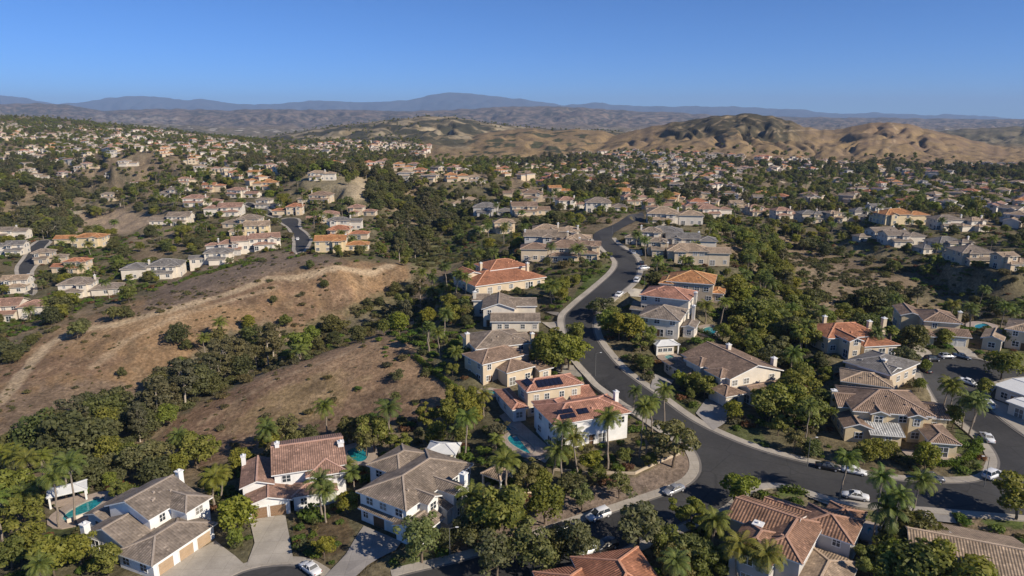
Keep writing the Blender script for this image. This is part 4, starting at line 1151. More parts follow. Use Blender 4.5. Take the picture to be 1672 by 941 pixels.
def build_house(h, near=True):
    t = link('house', None, loc=(h['org'][0], h['org'][1], h['z']), rz=h['yaw']); h['obj'] = t
    r = random.Random(h.get('seed', sum(map(ord, h['n']))))
    rm = MB(); mats_r = []
    groups = {}
    for w in h['w']: groups.setdefault(w['mat'] or h['roof'], []).append(w)
    first = None
    for mk, ws in groups.items():
        mb = MB()
        for w in ws: roof_shape(mb, w)
        if mk == h['roof']:
            # vents and small pipes
            for _ in range(r.randint(1, 4)):
                w = ws[0]; x = r.uniform(w['x0']+2, w['x1']-2); y = w['y0']+ (w['y1']-w['y0'])*r.uniform(.15, .4)
                z = w['e'] + min(y-w['y0'], x-w['x0'], w['x1']-x)*w['pitch']
                mb.box(x-.2, y-.2, z-.1, x+.2, y+.2, z+.32, 1)
        ro = link('roof', mb.mesh('roof', [ROOF[mk], CAP[mk], M_trim if near else M_trimtan], uvroof=True), t)
        if first is None or mk == h['roof']: first = ro
    wg = {}
    for k, w in enumerate(h['w']): wg.setdefault(w['wall'] or h['wall'], []).append((k, w))
    for mk, ws in wg.items():
        mb = MB()
        for k, w in ws: wall_shape(mb, w, k=k)
        link('wall', mb.mesh('wall', [WALL[mk]]), t)
    for x, y, zt, s in h['ch']:
        mb = MB(); zz = h['w'][0]['e']-2.5
        mb.box(x-s/2, y-s/2, min(zz, zt-2), x+s/2, y+s/2, zt, 0); mb.box(x-s/2-.12, y-s/2-.12, zt, x+s/2+.12, y+s/2+.12, zt+.18, 1)
        mb.cyl((x, y, zt+.18), (x, y, zt+.5), .2, .2, 8, 1)
        link('chimney', mb.mesh('chimney', [WALL[h['wall']], M_trim]), first)
    used = {}
    for (wi, f, spans, mt) in h.get('garage', []):
        a, b = face_line(h['w'][wi], f); L = math.hypot(b[0]-a[0], b[1]-a[1])
        used.setdefault((wi, f), []).extend(spans)
        for si_, (s0, s1) in enumerate(spans):
            s = (s0+s1)/2; gm, fm = garage_mesh(L*(s1-s0), mt[si_ % len(mt)])
            p = (a[0]+(b[0]-a[0])*s, a[1]+(b[1]-a[1])*s, .05)
            g = link('garage_door', gm, t, p, FACES[f][2]); link('door_frame', fm, g)
    for (wi, f, s0, s1, z, dp) in h.get('awn', []):
        a, b = face_line(h['w'][wi], f); L = math.hypot(b[0]-a[0], b[1]-a[1]); s = (s0+s1)/2
        mb = MB(); roof_shape(mb, dict(roof='shed', x0=-L*(s1-s0)/2, x1=L*(s1-s0)/2, y0=-dp, y1=.1, e=0, pitch=.35))
        link('awning_roof', mb.mesh('awning_roof', [ROOF[h['roof']], CAP[h['roof']], M_trim], uvroof=True), t, (a[0]+(b[0]-a[0])*s, a[1]+(b[1]-a[1])*s, z-dp*.35), FACES[f][2])
    # windows
    cyw, syw = math.cos(h['yaw']), math.sin(h['yaw'])
    for wi, w in enumerate(h['w']):
        for f in 'FRLB':
            nx, ny, rz = FACES[f]; wx, wy = cyw*nx-syw*ny, syw*nx+cyw*ny
            tc = Vector((-h['org'][0], -h['org'][1])).normalized()
            if wx*tc.x+wy*tc.y < -.25: continue
            a, b = face_line(w, f); L = math.hypot(b[0]-a[0], b[1]-a[1])
            if L < 2.2: continue
            n = max(1, int(L/3.3))
            for st, zc in enumerate((.95, 3.95)):
                if zc+1.5 > w['e']+(.3 if w['roof'] == 'gableY' else 0): continue
                ww = r.choice([1.5, 1.5, 1.1]); hh = 1.35
                for i in range(n):
                    s = (i+.5)/n + r.uniform(-.06, .06)
                    if r.random() < .12: continue
                    if st == 0 and any(s0-.08 < s < s1+.08 for s0, s1 in used.get((wi, f), [])): continue
                    x = a[0]+(b[0]-a[0])*s; y = a[1]+(b[1]-a[1])*s
                    if covered(h, wi, x+nx*.5, y+ny*.5, zc) or covered(h, wi, x+nx*.5, y+ny*.5, zc+hh): continue
                    www = ww; hz = hh; z_ = zc
                    if st == 0 and r.random() < .25: www, hz, z_ = 1.8, 2.1, .12
                    fm, gm = win_mesh(www, hz)
                    o = link('window', fm, t, (x, y, z_), rz); link('pane', gm, o)
    # one entrance door
    w = h['w'][0]; a, b = face_line(w, 'F')
    for s in (.5, .3, .7, .15, .85):
        x = a[0]+(b[0]-a[0])*s; y = a[1]
        if not covered(h, 0, x, y-.5, 1) and not any(s0-.1 < s < s1+.1 for s0, s1 in used.get((0, 'F'), [])):
            mb = MB(); mb.box(-.5, -.06, 0, .5, .02, 2.1); link('door', mb.mesh('door', [M_door]), t, (x, y-.01, .05)); break
    for (wi, f, s0, s1, q0, q1) in h.get('solar', []):
        w = h['w'][wi]; pt = w['pitch']
        if f == 'F': ax = Vector((1,0,0)); up = Vector((0,1,pt)); o = Vector((w['x0'], w['y0'], w['e'])); LL = w['x1']-w['x0']; UU_ = (w['y1']-w['y0'])/2
        else: ax = Vector((0,-1,0)); up = Vector((1,0,pt)); o = Vector((w['x0'], w['y1'], w['e'])); LL = w['y1']-w['y0']; UU_ = (w['x1']-w['x0'])/2 if (w['x1']-w['x0']) < (w['y1']-w['y0']) else (w['y1']-w['y0'])/2
        nn = ax.cross(up).normalized()
        mb = MB(); nx_ = max(1, round(LL*(s1-s0)/1.1)); ny_ = max(1, round(UU_*(q1-q0)/1.7))
        for i in range(nx_):
            for j in range(ny_):
                u0 = s0+(s1-s0)*i/nx_; u1 = s0+(s1-s0)*(i+1)/nx_; v0 = q0+(q1-q0)*j/ny_; v1 = q0+(q1-q0)*(j+1)/ny_
                def q(u, v, hgt): return o+ax*(u*LL)+up*(v*UU_)+nn*hgt
                e_ = .04/LL*1.2; g_ = .09/UU_ if (j % 2) else .04/UU_
                c4 = [(u0+e_, v0+g_), (u1-e_, v0+g_), (u1-e_, v1-.02), (u0+e_, v1-.02)]
                mb.add([q(u, v, .10) for u, v in c4]+[q(u, v, .2) for u, v in c4], [(4,5,6,7),(0,1,5,4),(1,2,6,5),(2,3,7,6),(3,0,4,7)], 0)
        link('solar_panels', mb.mesh('solar_panels', [M_solar]), first)
    return t
for h in HS:
    tag(build_house(h), h['label'], 'house')
for h in MID:
    if h['d'] < 640: build_house(h, near=False)

# small far houses: one mesh each, no parts (too small to show any)
def small_house_mesh(seed, roof, wall):
    w, ch = gen_wings(random.Random(seed).uniform(14, 21), seed)
    mb = MB()
    for i, q in enumerate(w):
        m2 = MB(); roof_shape(m2, q, fascia=.3); mb.add(m2.v, m2.f, 0); mb.m[-len(m2.f):] = [1 if a == 1 else (0 if a == 0 else 2) for a in m2.m]
        m3 = MB(); wall_shape(m3, q, k=i, base=-5); mb.add(m3.v, m3.f, 3)
        if q['e'] > 5:
            for f in 'FRL':
                a, b = face_line(q, f); L = math.hypot(b[0]-a[0], b[1]-a[1]); n = int(L/3.5); nx, ny, rz = FACES[f]
                for zc in (1.0, 4.0):
                    for j in range(n):
                        s = (j+.5)/n; x = a[0]+(b[0]-a[0])*s+nx*.02; y = a[1]+(b[1]-a[1])*s+ny*.02
                        tx, ty = (b[0]-a[0])/L*.8, (b[1]-a[1])/L*.8
                        mb.add([(x-tx, y-ty, zc), (x+tx, y+ty, zc), (x+tx, y+ty, zc+1.4), (x-tx, y-ty, zc+1.4)], [(0,1,2,3)], 4)
    return mb.mesh('house', [ROOF[roof], CAP[roof], M_trim, WALL[wall], M_glass], uvroof=True)
SM = []
for i, (rf, wl) in enumerate([('tan','white'),('pink','white'),('terra','white'),('greybrown','white'),('orange','cream'),('brown','cream'),('grey','white'),('taupe','tan'),('pink','cream'),('tan','cream')]):
    SM.append((small_house_mesh(900+i, rf, wl), rf, wl))
TOWN = [
 [(-60,215),(0,205),(150,212),(270,216),(420,238),(452,262),(430,285),(300,262),(230,262),(180,255),(80,262),(-60,262)],
 [(-60,262),(60,265),(170,262),(190,290),(60,296),(-60,296)],
 [(300,262),(400,280),(470,262),(560,258),(660,268),(560,280),(500,270),(440,300),(380,300)],
 [(560,232),(700,240),(680,262),(560,255),(470,245)],
 [(850,268),(950,252),(1040,248),(1110,252),(1300,262),(1400,270),(1700,272),(1760,280),(1760,420),(1660,395),(1600,352),(1480,338),(1250,335),(1130,342),(1040,318),(900,305),(820,292),(790,278)],
 [(1660,360),(1760,360),(1760,430),(1680,425)],
 [(640,268),(760,275),(760,300),(700,300),(650,290)],
]
cand = []
tr = random.Random(5)
occ = [(h['org'][0], h['org'][1], 24) for h in HS+MID]
for q in TOWN:
    qw = []
    I = np.zeros(XX.shape, bool)
    J = (PXG > min(p[0] for p in q)) & (PXG < max(p[0] for p in q)) & (PYG > min(p[1] for p in q)) & (PYG < max(p[1] for p in q)) & (YY > 350) & (YY < 2700)
    I[J] = inpoly(PXG[J], PYG[J], q)
    ii = np.nonzero(I); wgt = YY[ii]**2; 
    if len(wgt) == 0: continue
    sel = nrs.choice(len(wgt), size=min(9000, len(wgt)), replace=False, p=wgt/wgt.sum())
    for s in sel:
        x, y = XX[ii[0][s], ii[1][s]], YY[ii[0][s], ii[1][s]]
        dens = fbm(np.array([x/160]), np.array([y/160]), 55, 3)[0]
        if dens < .36: continue
        if any((x-a)**2+(y-b)**2 < r_*r_ for a, b, r_ in occ): continue
        occ.append((x, y, 24)); cand.append((x, y))
cand.sort(key=lambda p: p[1])
IND = []
def visible(x, y, z):
    px, py, d = proj(x, y, z+4)
    if not (2 < px < 1670 and 2 < py < 939): return False
    g = ground(px, py)
    return g is None or g[1] > y-12
far_rest = []
n_far = 300 - len(HS) - len(MID)
for x, y in cand:
    z = .5*Z1(x, y)+.5*min(Z1(x-8, y), Z1(x+8, y), Z1(x, y-7), Z1(x, y+7))
    rot = fbm(np.array([x/220]), np.array([y/220]), 60, 2)[0]*6 + tr.choice([0, 0, 1.57, 3.14, .3])
    k = tr.randrange(len(SM))
    if len(IND) < n_far and visible(x, y, z):
        o = link('house', SM[k][0], loc=(x, y, z+.3), rz=rot)
        px, py, d = proj(x, y, z)
        IND.append(dict(obj=o, px=px, py=py, roof=SM[k][1], wall=SM[k][2], org=(x, y), d=y))
    elif abs(x) < y*1.15: far_rest.append((x, y, z+.3, rot, k))
# everything beyond the 300 largest: one mesh
VV_, FF_, MM_, UVo = [], [], [], []
mats_all = []; mi = {}
def midx(m):
    if m.name not in mi: mi[m.name] = len(mats_all); mats_all.append(m)
    return mi[m.name]
big = MB(); uvl = []
for x, y, z, rot, k in far_rest:
    me = SM[k][0]; c, s = math.cos(rot), math.sin(rot)
    mm = [midx(m) for m in me.materials]; b = len(big.v)
    for v in me.vertices:
        a = v.co; big.v.append((x+c*a.x-s*a.y, y+s*a.x+c*a.y, z+a.z))
    for p in me.polygons:
        big.f.append(tuple(b+i for i in p.vertices)); big.m.append(mm[p.material_index])
if big.v:
    me = np_mesh('far_suburb_houses', big.v, big.f, mats_all, big.m); me.uv_layers.new(name="UVMap")
    tag(link('far_suburb_houses', me), 'countless tiny pale houses scattered over the far town', 'houses', kind='stuff')
print('FAR', len(IND), len(far_rest), 'MID', len(MID))
# ------------------------------------------------------------------ plants
def quads(cent, nrm, size, rs, stretch=1.0):
    n = len(cent)
    a = np.cross(nrm, rs.normal(size=(n, 3))); a /= np.linalg.norm(a, axis=1)[:, None]+1e-9
    b = np.cross(nrm, a)
    s = size[:, None]
    q = np.stack([cent-a*s-b*s*.6*stretch, cent+a*s-b*s*.6*stretch, cent+a*s+b*s*.6*stretch, cent-a*s+b*s*.6*stretch], 1)
    # bend the quad along one diagonal a little
    q[:, 2] += nrm*s*.35
    return q.reshape(-1, 3)
def crown(seed, clumps, n, size, flat=.8, jit=.9, inner=.25):
    rs = np.random.RandomState(seed)
    c = np.array([k[:3] for k in clumps]); r = np.array([k[3] for k in clumps])
    w = r**2; w = w/w.sum(); k = rs.choice(len(c), n, p=w)
    d = rs.normal(size=(n, 3)); d[:, 2] = np.where(rs.rand(n) < .75, np.abs(d[:, 2]), d[:, 2]); d /= np.linalg.norm(d, axis=1)[:, None]
    rad = r[k]*(1-inner*rs.rand(n)**1.5 + .12*rs.normal(size=n)*.5 + np.where(rs.rand(n) < .08, .3*rs.rand(n), 0))
    p = c[k]+d*rad[:, None]*np.array([1, 1, flat])
    nn = d+rs.normal(size=(n, 3))*jit*.6; nn /= np.linalg.norm(nn, axis=1)[:, None]
    return quads(p, nn, size*(.6+.8*rs.rand(n)), rs)
def clump_set(seed, R_, z0, z1, n, rmin, rmax, taper=1.0):
    r = random.Random(seed); out = []
    for i in range(n):
        t = (i+.5)/n; z = z0+(z1-z0)*t
        rr = R_*math.sqrt(max(.05, 1-(abs(t-.42)/.62)**2.2*taper))
        a = i*2.4+r.uniform(-.5, .5); q = rr*r.uniform(.35, .8)
        out.append((q*math.cos(a), q*math.sin(a), z, r.uniform(rmin, rmax)*(.75+.25*rr/R_)))
    return out
def trunk_mesh(name, mat, h, r0, limbs, seed, lean=.15):
    mb = MB(); r = random.Random(seed)
    x = y = 0; z = -.6; pr = r0; pts = [(0, 0, -.6)]
    for i in range(4):
        z2 = h*(i+1)/4; x2 = x+r.uniform(-lean, lean); y2 = y+r.uniform(-lean, lean); r2 = pr*.86
        mb.cyl((x, y, z), (x2, y2, z2), pr, r2, 7, 0, False); x, y, z, pr = x2, y2, z2, r2; pts.append((x, y, z))
    for c in limbs:
        b = pts[r.choice([2, 3, 4])]
        m = ((b[0]+c[0])/2, (b[1]+c[1])/2, (b[2]+c[2])/2-.1*abs(c[2]-b[2]))
        mb.cyl(b, m, pr*.75, pr*.5, 5, 0, False); mb.cyl(m, c[:3], pr*.5, pr*.2, 5, 0, False)
    return mb
def leafmesh(name, q, mat):
    n = len(q)//4
    return np_mesh(name, q, np.arange(n*4, dtype=np.int32).reshape(-1, 4), [mat])
def joined(name, tm, tmat, q, lmat):
    b = len(tm.v); V = np.concatenate([np.array(tm.v), q]); n = len(q)//4
    fs = [tuple(f) for f in tm.f]+[tuple(b+4*i+j for j in range(4)) for i in range(n)]
    return np_mesh(name, V, fs, [tmat, lmat], [0]*len(tm.f)+[1]*n)
PROTO = {}
def broad(kind, seeds, H, R_, zc0, n, cl, size, leaf, bark, r0, flat=.8, tl=.5, rr=(1.0, 1.6), taper=1.0, inner=.25):
    R00, n00, cl00, zc00, f00 = R_, n, cl, zc0, flat
    for s in seeds:
        rv = random.Random(s*7+1); R_ = R00*rv.uniform(.85, 1.15); cl = max(4, int(cl00*rv.uniform(.7, 1.25))); zc0 = zc00*rv.uniform(.8, 1.2); flat = f00*rv.uniform(.85, 1.15); n = int(n00*rv.uniform(.8, 1.1))
        cs = clump_set(s, R_, zc0, H-.9, cl, rr[0]*rv.uniform(.75, 1.05), rr[1], taper)
        for _ in range(2): # a limb that sticks out of the crown
            a_ = rv.uniform(0, 6.28); z_ = rv.uniform(zc0, H-1); cs.append((math.cos(a_)*R_*.95, math.sin(a_)*R_*.95, z_, rr[0]*.7))
        q = crown(s, cs, n, size, flat, inner=inner)
        tm = trunk_mesh('trunk', bark, H*tl, r0, random.Random(s).sample(cs, min(6, len(cs))), s)
        PROTO.setdefault(kind, []).append(dict(H=H, R=R_, trunk=tm.mesh('trunk', [bark]), crown=leafmesh('crown', q, leaf), joined=joined(kind, tm, bark, q, leaf), base=crown))
broad('b', (1, 2, 3, 51, 52, 53), 8, 3.2, 2.7, 2500, 15, .20, L_broad, M_bark, .20)
broad('y', (4, 5, 6, 54), 7, 2.6, 2.3, 2000, 12, .19, L_yellow, M_bark, .16)
broad('d', (7, 8, 9, 55, 56), 7.5, 3.9, 1.5, 3000, 20, .21, L_dark, M_bark, .26, tl=.35, rr=(1.2, 1.9))
broad('e', (10, 11, 12, 57, 58), 13, 3.3, 4.2, 2500, 17, .21, L_euc, M_barkpale, .24, tl=.72, rr=(.9, 1.5), taper=.8)
broad('o', (13, 14, 15, 59, 60), 8, 3.4, 2.8, 1700, 14, .19, L_olive, M_bark, .2, rr=(.9, 1.4))
broad('s', (16, 17, 18), 1.6, 1.1, .35, 260, 6, .15, L_scrub, M_bark, .04, rr=(.45, .7))
broad('h', (19, 20, 21), 1.6, 1.0, .4, 260, 6, .14, L_hedge, M_bark, .04, rr=(.45, .7))
broad('r', (22, 23), 1.2, .9, .3, 200, 5, .13, L_red, M_bark, .04, rr=(.4, .6))
broad('u', (26, 27, 28), 3.2, 2.1, .7, 900, 10, .17, L_scrub, M_bark, .07, rr=(.7, 1.1))
broad('k', (24, 25), 2.6, 2.2, .5, 520, 9, .22, L_dark, M_bark, .06, rr=(.8, 1.2))
def palm_crown(seed, nf, L, droop, w, seg=7, fan=False, z=0):
    rs = random.Random(seed); V = []
    for i in range(nf):
        az = i*2.3999+rs.uniform(-.2, .2); t = i/nf
        el0 = math.radians(78-95*t**.9+rs.uniform(-8, 8)); LL = L*rs.uniform(.85, 1.1)
        p = Vector((0, 0, z)); el = el0; ds = LL/seg; pts = [p.copy()]
        for k in range(seg):
            d = Vector((math.cos(az)*math.cos(el), math.sin(az)*math.cos(el), math.sin(el)))
            p = p+d*ds; pts.append(p.copy()); el -= droop*(.5+k*.35)/seg
        sd = Vector((-math.sin(az), math.cos(az), 0))
        for k in range(1, seg*2):
            f = k/2; a = pts[int(f)]; b = pts[min(seg, int(f)+1)]; q = a.lerp(b, f-int(f)); dr = (b-a)
            if dr.length < 1e-6: continue
            dr.normalize(); ll = w*math.sin(math.pi*min(1, (k/(seg*2))*.85+.12))**.6*rs.uniform(.85, 1.1)
            for s in (-1, 1):
                tip = q+sd*s*ll*.75+dr*ll*.45+Vector((0, 0, -ll*.42)); hw = dr*.085
                V += [q-hw, q+hw, tip+hw*.5, tip-hw*.5]
        for k in range(seg):   # midrib
            V += [pts[k]-sd*.04, pts[k]+sd*.04, pts[k+1]+sd*.03, pts[k+1]-sd*.03]
    return np.array([tuple(v) for v in V])
def palm(kind, seeds, Hs, nf, L, droop, w, r0, leaf, flare=1.3):
    for H, s in zip(Hs, seeds):
        r = random.Random(s); mb = MB(); x = y = 0; z = -.5; pr = r0*flare
        for i in range(6):
            z2 = H*.84*(i+1)/6; x2 = x+r.uniform(-.2, .2); y2 = y+r.uniform(-.2, .2); r2 = r0*(1-.07*i)
            mb.cyl((x, y, z), (x2, y2, z2), pr, r2, 8, 0, False); x, y, z, pr = x2, y2, z2, r2
        mb.cyl((x, y, z), (x, y, z+.7), pr*1.15, pr*.6, 8, 0, False)
        q = palm_crown(s, nf, L, droop, w, z=z+.5)+np.array([x, y, 0])
        for k_ in range(7):
            a_ = k_*.9+r.uniform(-.2, .2); mb.bar((x+.12*math.cos(a_), y+.12*math.sin(a_), z+.1), (x+.75*math.cos(a_), y+.75*math.sin(a_), z-r.uniform(.9, 1.7)), .16, .05)
        PROTO.setdefault(kind, []).append(dict(H=H, R=L*.8, trunk=mb.mesh('trunk', [M_palmtrunk]), crown=leafmesh('crown', q, leaf), joined=joined(kind, mb, M_palmtrunk, q, leaf)))
palm('q', (31, 32, 33, 40, 41, 42), (5.5, 7.5, 9.5, 11.5, 14, 17), 28, 3.0, 1.3, .72, .17, L_palm)
palm('w', (34, 35), (6.5, 9), 26, 2.9, 1.35, .74, .17, L_palmy)
palm('f', (36, 37), (8, 13), 30, 1.6, 1.0, .8, .2, L_palm)
palm('p', (38, 39), (3.2, 4.4), 16, 2.3, 1.1, .8, .14, L_palm)
KIND = {'b': ('tree', 'leafy green tree'), 'y': ('tree', 'yellow-green tree'), 'd': ('tree', 'dark green tree'), 'e': ('eucalyptus_tree', 'grey-green eucalyptus'), 'o': ('tree', 'olive green tree'),
        'u': ('tree', 'low brownish scrub tree'), 's': ('shrub', 'grey-brown shrub'), 'h': ('shrub', 'bright green shrub'), 'r': ('shrub', 'reddish shrub'), 'k': ('shrub', 'dark spreading bush'),
        'q': ('palm_tree', 'green palm'), 'w': ('palm_tree', 'yellowish palm'), 'f': ('palm_tree', 'slim fan palm'), 'p': ('palm_tree', 'short palm')}
CATN = {'tree': 'tree', 'eucalyptus_tree': 'tree', 'shrub': 'shrub', 'palm_tree': 'palm tree'}

# plants read off the photo: base pixel, height in metres, kind, width factor
PL = """823,879,10,b,1.25|890,856,8,y,1.1|950,834,5.5,o,1.1|1011,814,5.6,o,1.1|689,920,8.6,o,1.1|764,888,5.5,d,1.1|530,915,4.5,y,1|811,943,8,o,1.2|867,938,8,o,1.2|915,915,5.5,d,1|944,922,7.5,o,1.05|1040,893,8.6,o,1.3|
527,850,8.5,q,1|533,853,7,q,1|637,736,12,q,1.25|533,714,8.5,q,1|438,735,7,q,1|760,747,10,q,1.1|917,787,13,q,1.15|944,778,9.5,w,1.1|992,766,12.5,q,1.15|900,778,6.5,q,1|1044,748,12.5,q,.9|1055,742,12,q,1|1034,668,5,q,.8|
1098,763,10,o,1.3|1197,688,5,y,1.1|1297,738,5.5,o,1.1|1315,722,9,q,1|1255,690,8,b,1.2|1285,684,9,b,1.3|1325,705,8,b,1.3|1240,672,6,y,1.1|1300,660,9,b,1.2|1340,680,7,b,1.1|1270,712,5,b,1.1|1410,760,5.5,b,1.05|1432,754,5.2,b,1.1|1510,768,6,y,1.05|1450,752,4.5,b,1.1|
1370,817,9.5,q,1.05|1424,899,16.5,q,1.0|1436,905,9,p,.8|1452,912,13,q,1.0|1484,860,10.5,q,1.0|1659,850,8.6,b,1.25|1205,830,7,y,1.15|1128,868,6.5,b,1.2|1160,905,6.5,q,1|1120,935,6.5,o,1.2|1085,915,6,b,1.2|1420,948,6,b,1.3|1500,968,8.5,b,1.5|1545,985,9,b,1.5|1465,958,7,b,1.4|1482,905,8,d,1.3|1450,930,6,b,1.3|1605,945,6,b,1.3|1205,955,7,w,1.2|1240,962,7,w,1.2|1150,945,6,b,1.2|1100,950,6,o,1.2|
1535,686,10,w,1|1549,692,9.5,w,1.05|1571,701,8,q,1|1582,711,8.5,q,1|1590,690,7,q,.9|1554,702,6,y,.8|1634,621,8,y,1.4|1490,569,7,d,1.2|1539,567,5.5,y,1.2|1478,606,7,o,1.2|1454,574,7,f,1.5|1429,574,6,q,.9|1604,648,5,y,1|1646,566,6,b,1.1|1510,610,4,b,1|
985,520,7,o,1.5|970,514,5,b,1.2|993,547,8,b,1.2|1010,555,8.5,y,1.15|1023,553,8,y,1.1|1032,558,8,y,1.1|1045,546,6,b,1.1|1000,530,6,b,1.1|894,609,11,y,1.1|907,604,10,b,1.2|916,609,11,b,1.2|929,604,10,y,1.2|900,590,8,b,1.1|940,565,7,b,1.1|
7,890,11,q,1.1|124,856,14.5,q,1.2|97,862,12.5,q,1.1|33,802,9,w,1.1|13,792,9,w,1.2|53,802,9,w,1.2|70,795,8,w,1.1|25,830,8,b,1.2|50,850,7,q,1.1|89,940,7,y,1.2|177,940,5.5,b,1.2|134,927,6,y,1.1|20,930,6,b,1.3|60,905,6,b,1.2|110,918,5,b,1.2|350,826,6.5,w,1.2|362,815,6,w,1.1|345,812,5,y,1|392,876,7.5,y,1.15|385,895,4,b,1|322,765,8,b,1.25|293,762,8,q,1|254,779,8.5,o,1.2|234,781,8.5,o,1.2|215,770,7,b,1.1|150,796,6.5,d,1.1|300,745,7,b,1|345,752,5,b,1|
110,750,12,d,1.25|140,756,11,d,1.2|72,746,11,d,1.2|95,735,11,e,1.2|160,745,9,d,1.1|40,745,8,d,1.2|185,765,8,b,1.1|
303,666,15,e,1.15|368,624,15,e,1.15|389,615,14,e,1.1|405,609,11,e,1.1|439,600,16,e,1.1|447,589,14,e,1.1|263,692,14,e,1.2|243,696,11,e,1.1|229,722,11,e,1.1|345,635,11,e,1.1|325,650,10,d,1.1|420,604,10,e,1|285,680,10,e,1.1|
175,702,10,d,1.2|150,692,9,d,1.2|205,695,9,e,1.2|190,680,9,d,1.1|291,562,7.5,d,1.1|306,572,4,d,1|447,495,3.2,d,1|506,439,4,d,1|199,615,3.2,d,.9|127,556,7,o,1.3|140,545,6,o,1.2|187,526,6,o,1.3|205,520,5,d,1.1|100,517,8,d,1.3|85,530,7,d,1.2|120,505,7,b,1.2|20,592,4.5,d,1.5|5,575,5,d,1.5|35,580,4,d,1.4|50,565,4,d,1.2|700,574,9,f,1.2|726,551,8,q,1|719,585,9,q,1|
530,470,3.6,d,1.2|600,500,3.8,d,1.1|565,540,4.5,o,1.2|620,500,4,d,1.2|645,478,5,d,1.2|650,520,4,o,1.1|545,562,5,d,1.2|520,572,5,d,1.1|
650,625,4,o,1|645,660,3.5,o,1|612,738,9,b,1|598,745,7,o,1|655,745,6,b,1|735,700,7,y,1.1|765,690,7,y,1.1|745,665,6,b,1.1|775,700,6,y,1.1|700,700,6,b,1.1|480,735,5,o,1.1|505,720,4,d,1.2|770,655,4,y,1|
1085,690,9,q,1|1065,710,9,q,1|1165,640,5,b,1|1130,645,6,y,1.1|1150,650,6,b,1.2|1110,636,5,y,1.1|1098,612,4,o,1|1052,610,5,b,1.1|1045,575,6,b,1.2|1063,560,5,b,1|1228,548,12,b,1.3|1250,560,11,b,1.2|1215,545,9,b,1.2|1200,530,8,b,1.2|1270,590,8,o,1.2|1290,620,8,q,1.1|1305,640,8,b,1.1|1255,610,8,o,1.2|1200,575,6,b,1.2|1230,590,7,b,1.1|1180,560,6,b,1.1|1290,560,8,d,1.2|1265,530,9,b,1.2|1420,515,11,d,1.2|1440,520,9,d,1.1|1430,500,9,d,1.2|1400,505,8,d,1.1|
805,775,3.4,b,1|885,800,4.5,y,1.1|965,775,5,y,1.1|975,790,4,b,1.1|1020,760,4,b,1|860,800,6,o,1.2|1105,610,3,y,1|1085,660,4,o,1|620,785,3,q,1|572,785,4,q,1.1|580,800,4,p,1.2|505,850,3.5,h,1|
745,600,5,q,1.1|765,590,5,b,1|700,560,5,q,1|790,680,6,w,1|690,470,8,q,1.1|705,480,8,q,1.1|730,470,9,q,1.1|745,480,8,q,1.1|760,480,7,q,1|720,500,8,q,1|700,505,8,q,1|735,510,7,b,1.1"""
PLANTS = []
for e in PL.replace('\n', '').split('|'):
    if not e.strip(): continue
    a = e.split(','); g = ground(float(a[0]), float(a[1]))
    if g is None: continue
    PLANTS.append(dict(x=g[0], y=g[1], h=float(a[2]), k=a[3], wf=float(a[4]), fixed=True))

# density of growth over the ground (per square metre)
def area_w(name_or_poly, soft=5): return pw(AR[name_or_poly] if isinstance(name_or_poly, str) else name_or_poly, soft)
ND = YY < 2700
bareness = np.clip(area_w('ridge1')+area_w('ridge2')+area_w('verge', 2)+area_w('mulchB', 1)+area_w('mulchG', 1)+area_w('greyb')*.95+area_w('cut', 2)+area_w('cut2', 2), 0, 1)
RAV = area_w([(120,680),(200,660),(260,640),(330,612),(420,570),(475,562),(465,595),(430,612),(300,670),(250,700),(235,745),(120,765),(0,780),(0,725),(90,700)], 3)
HEAD = area_w([(470,560),(500,500),(560,465),(650,440),(700,470),(690,540),(640,545),(600,548),(540,570),(475,595)], 4)
CANY = area_w([(600,300),(720,300),(790,330),(780,360),(700,395),(690,440),(640,430),(610,380)])
SPUR = area_w([(1150,385),(1240,370),(1270,420),(1275,480),(1330,545),(1340,640),(1250,650),(1200,600),(1190,520),(1200,470)])
OAK = np.clip(area_w([(-60,262),(170,268),(200,292),(120,300),(-60,300)])+area_w([(-60,300),(200,290),(215,325),(120,385),(60,400),(-60,400)])+area_w([(370,262),(480,268),(540,272),(640,285),(650,310),(540,292),(440,300),(380,290)])+area_w([(560,262),(690,262),(690,285),(640,290)])*.5+area_w([(900,300),(1100,312),(1230,330),(1200,345),(1050,330),(900,320)])+area_w([(850,258),(1000,262),(1000,275),(850,275)])+area_w([(1150,262),(1400,268),(1700,275),(1700,292),(1400,285),(1150,275)]), 0, 1)
CAN2 = area_w('canr'); CAN3 = area_w([(1280,480),(1480,495),(1700,490),(1700,530),(1600,500),(1480,510),(1340,520)])
HUMP = area_w('hump', 3)
den = np.where(ND, .0085, 0.0)
den = den*(1-bareness)
for m_, v in ((RAV, .0075), (HEAD, .0018), (CANY, .017), (SPUR, .022), (OAK, .015), (CAN3, .009)): den = den*(1-m_)+v*m_
den = den*(1-np.clip(area_w('ridge2')+area_w('verge', 2), 0, 1))*(1-CAN2*.9)*(1-HUMP*.6)*(1-area_w('canr2')*.8)
den *= 1-GR
for nm in ('gold', 'goldr'): den *= 1-sstep(.15, .4, LW.get(nm, 0*XX))
den *= 1-.93*sstep(.05, .3, LW.get('mid', 0*XX)); den *= 1-sstep(.01, .1, LW.get('farr', 0*XX)+LW.get('foot0', 0*XX)+LW.get('foot', 0*XX)+LW.get('mount', 0*XX))
patchy = .35+1.3*sstep(.38, .62, fbm(XX/45, YY/45, 120, 4)); den *= patchy
den *= np.where(np.abs(UU) < 1.05, 1, 0)*(1-.35*sstep(900, 2000, YY))
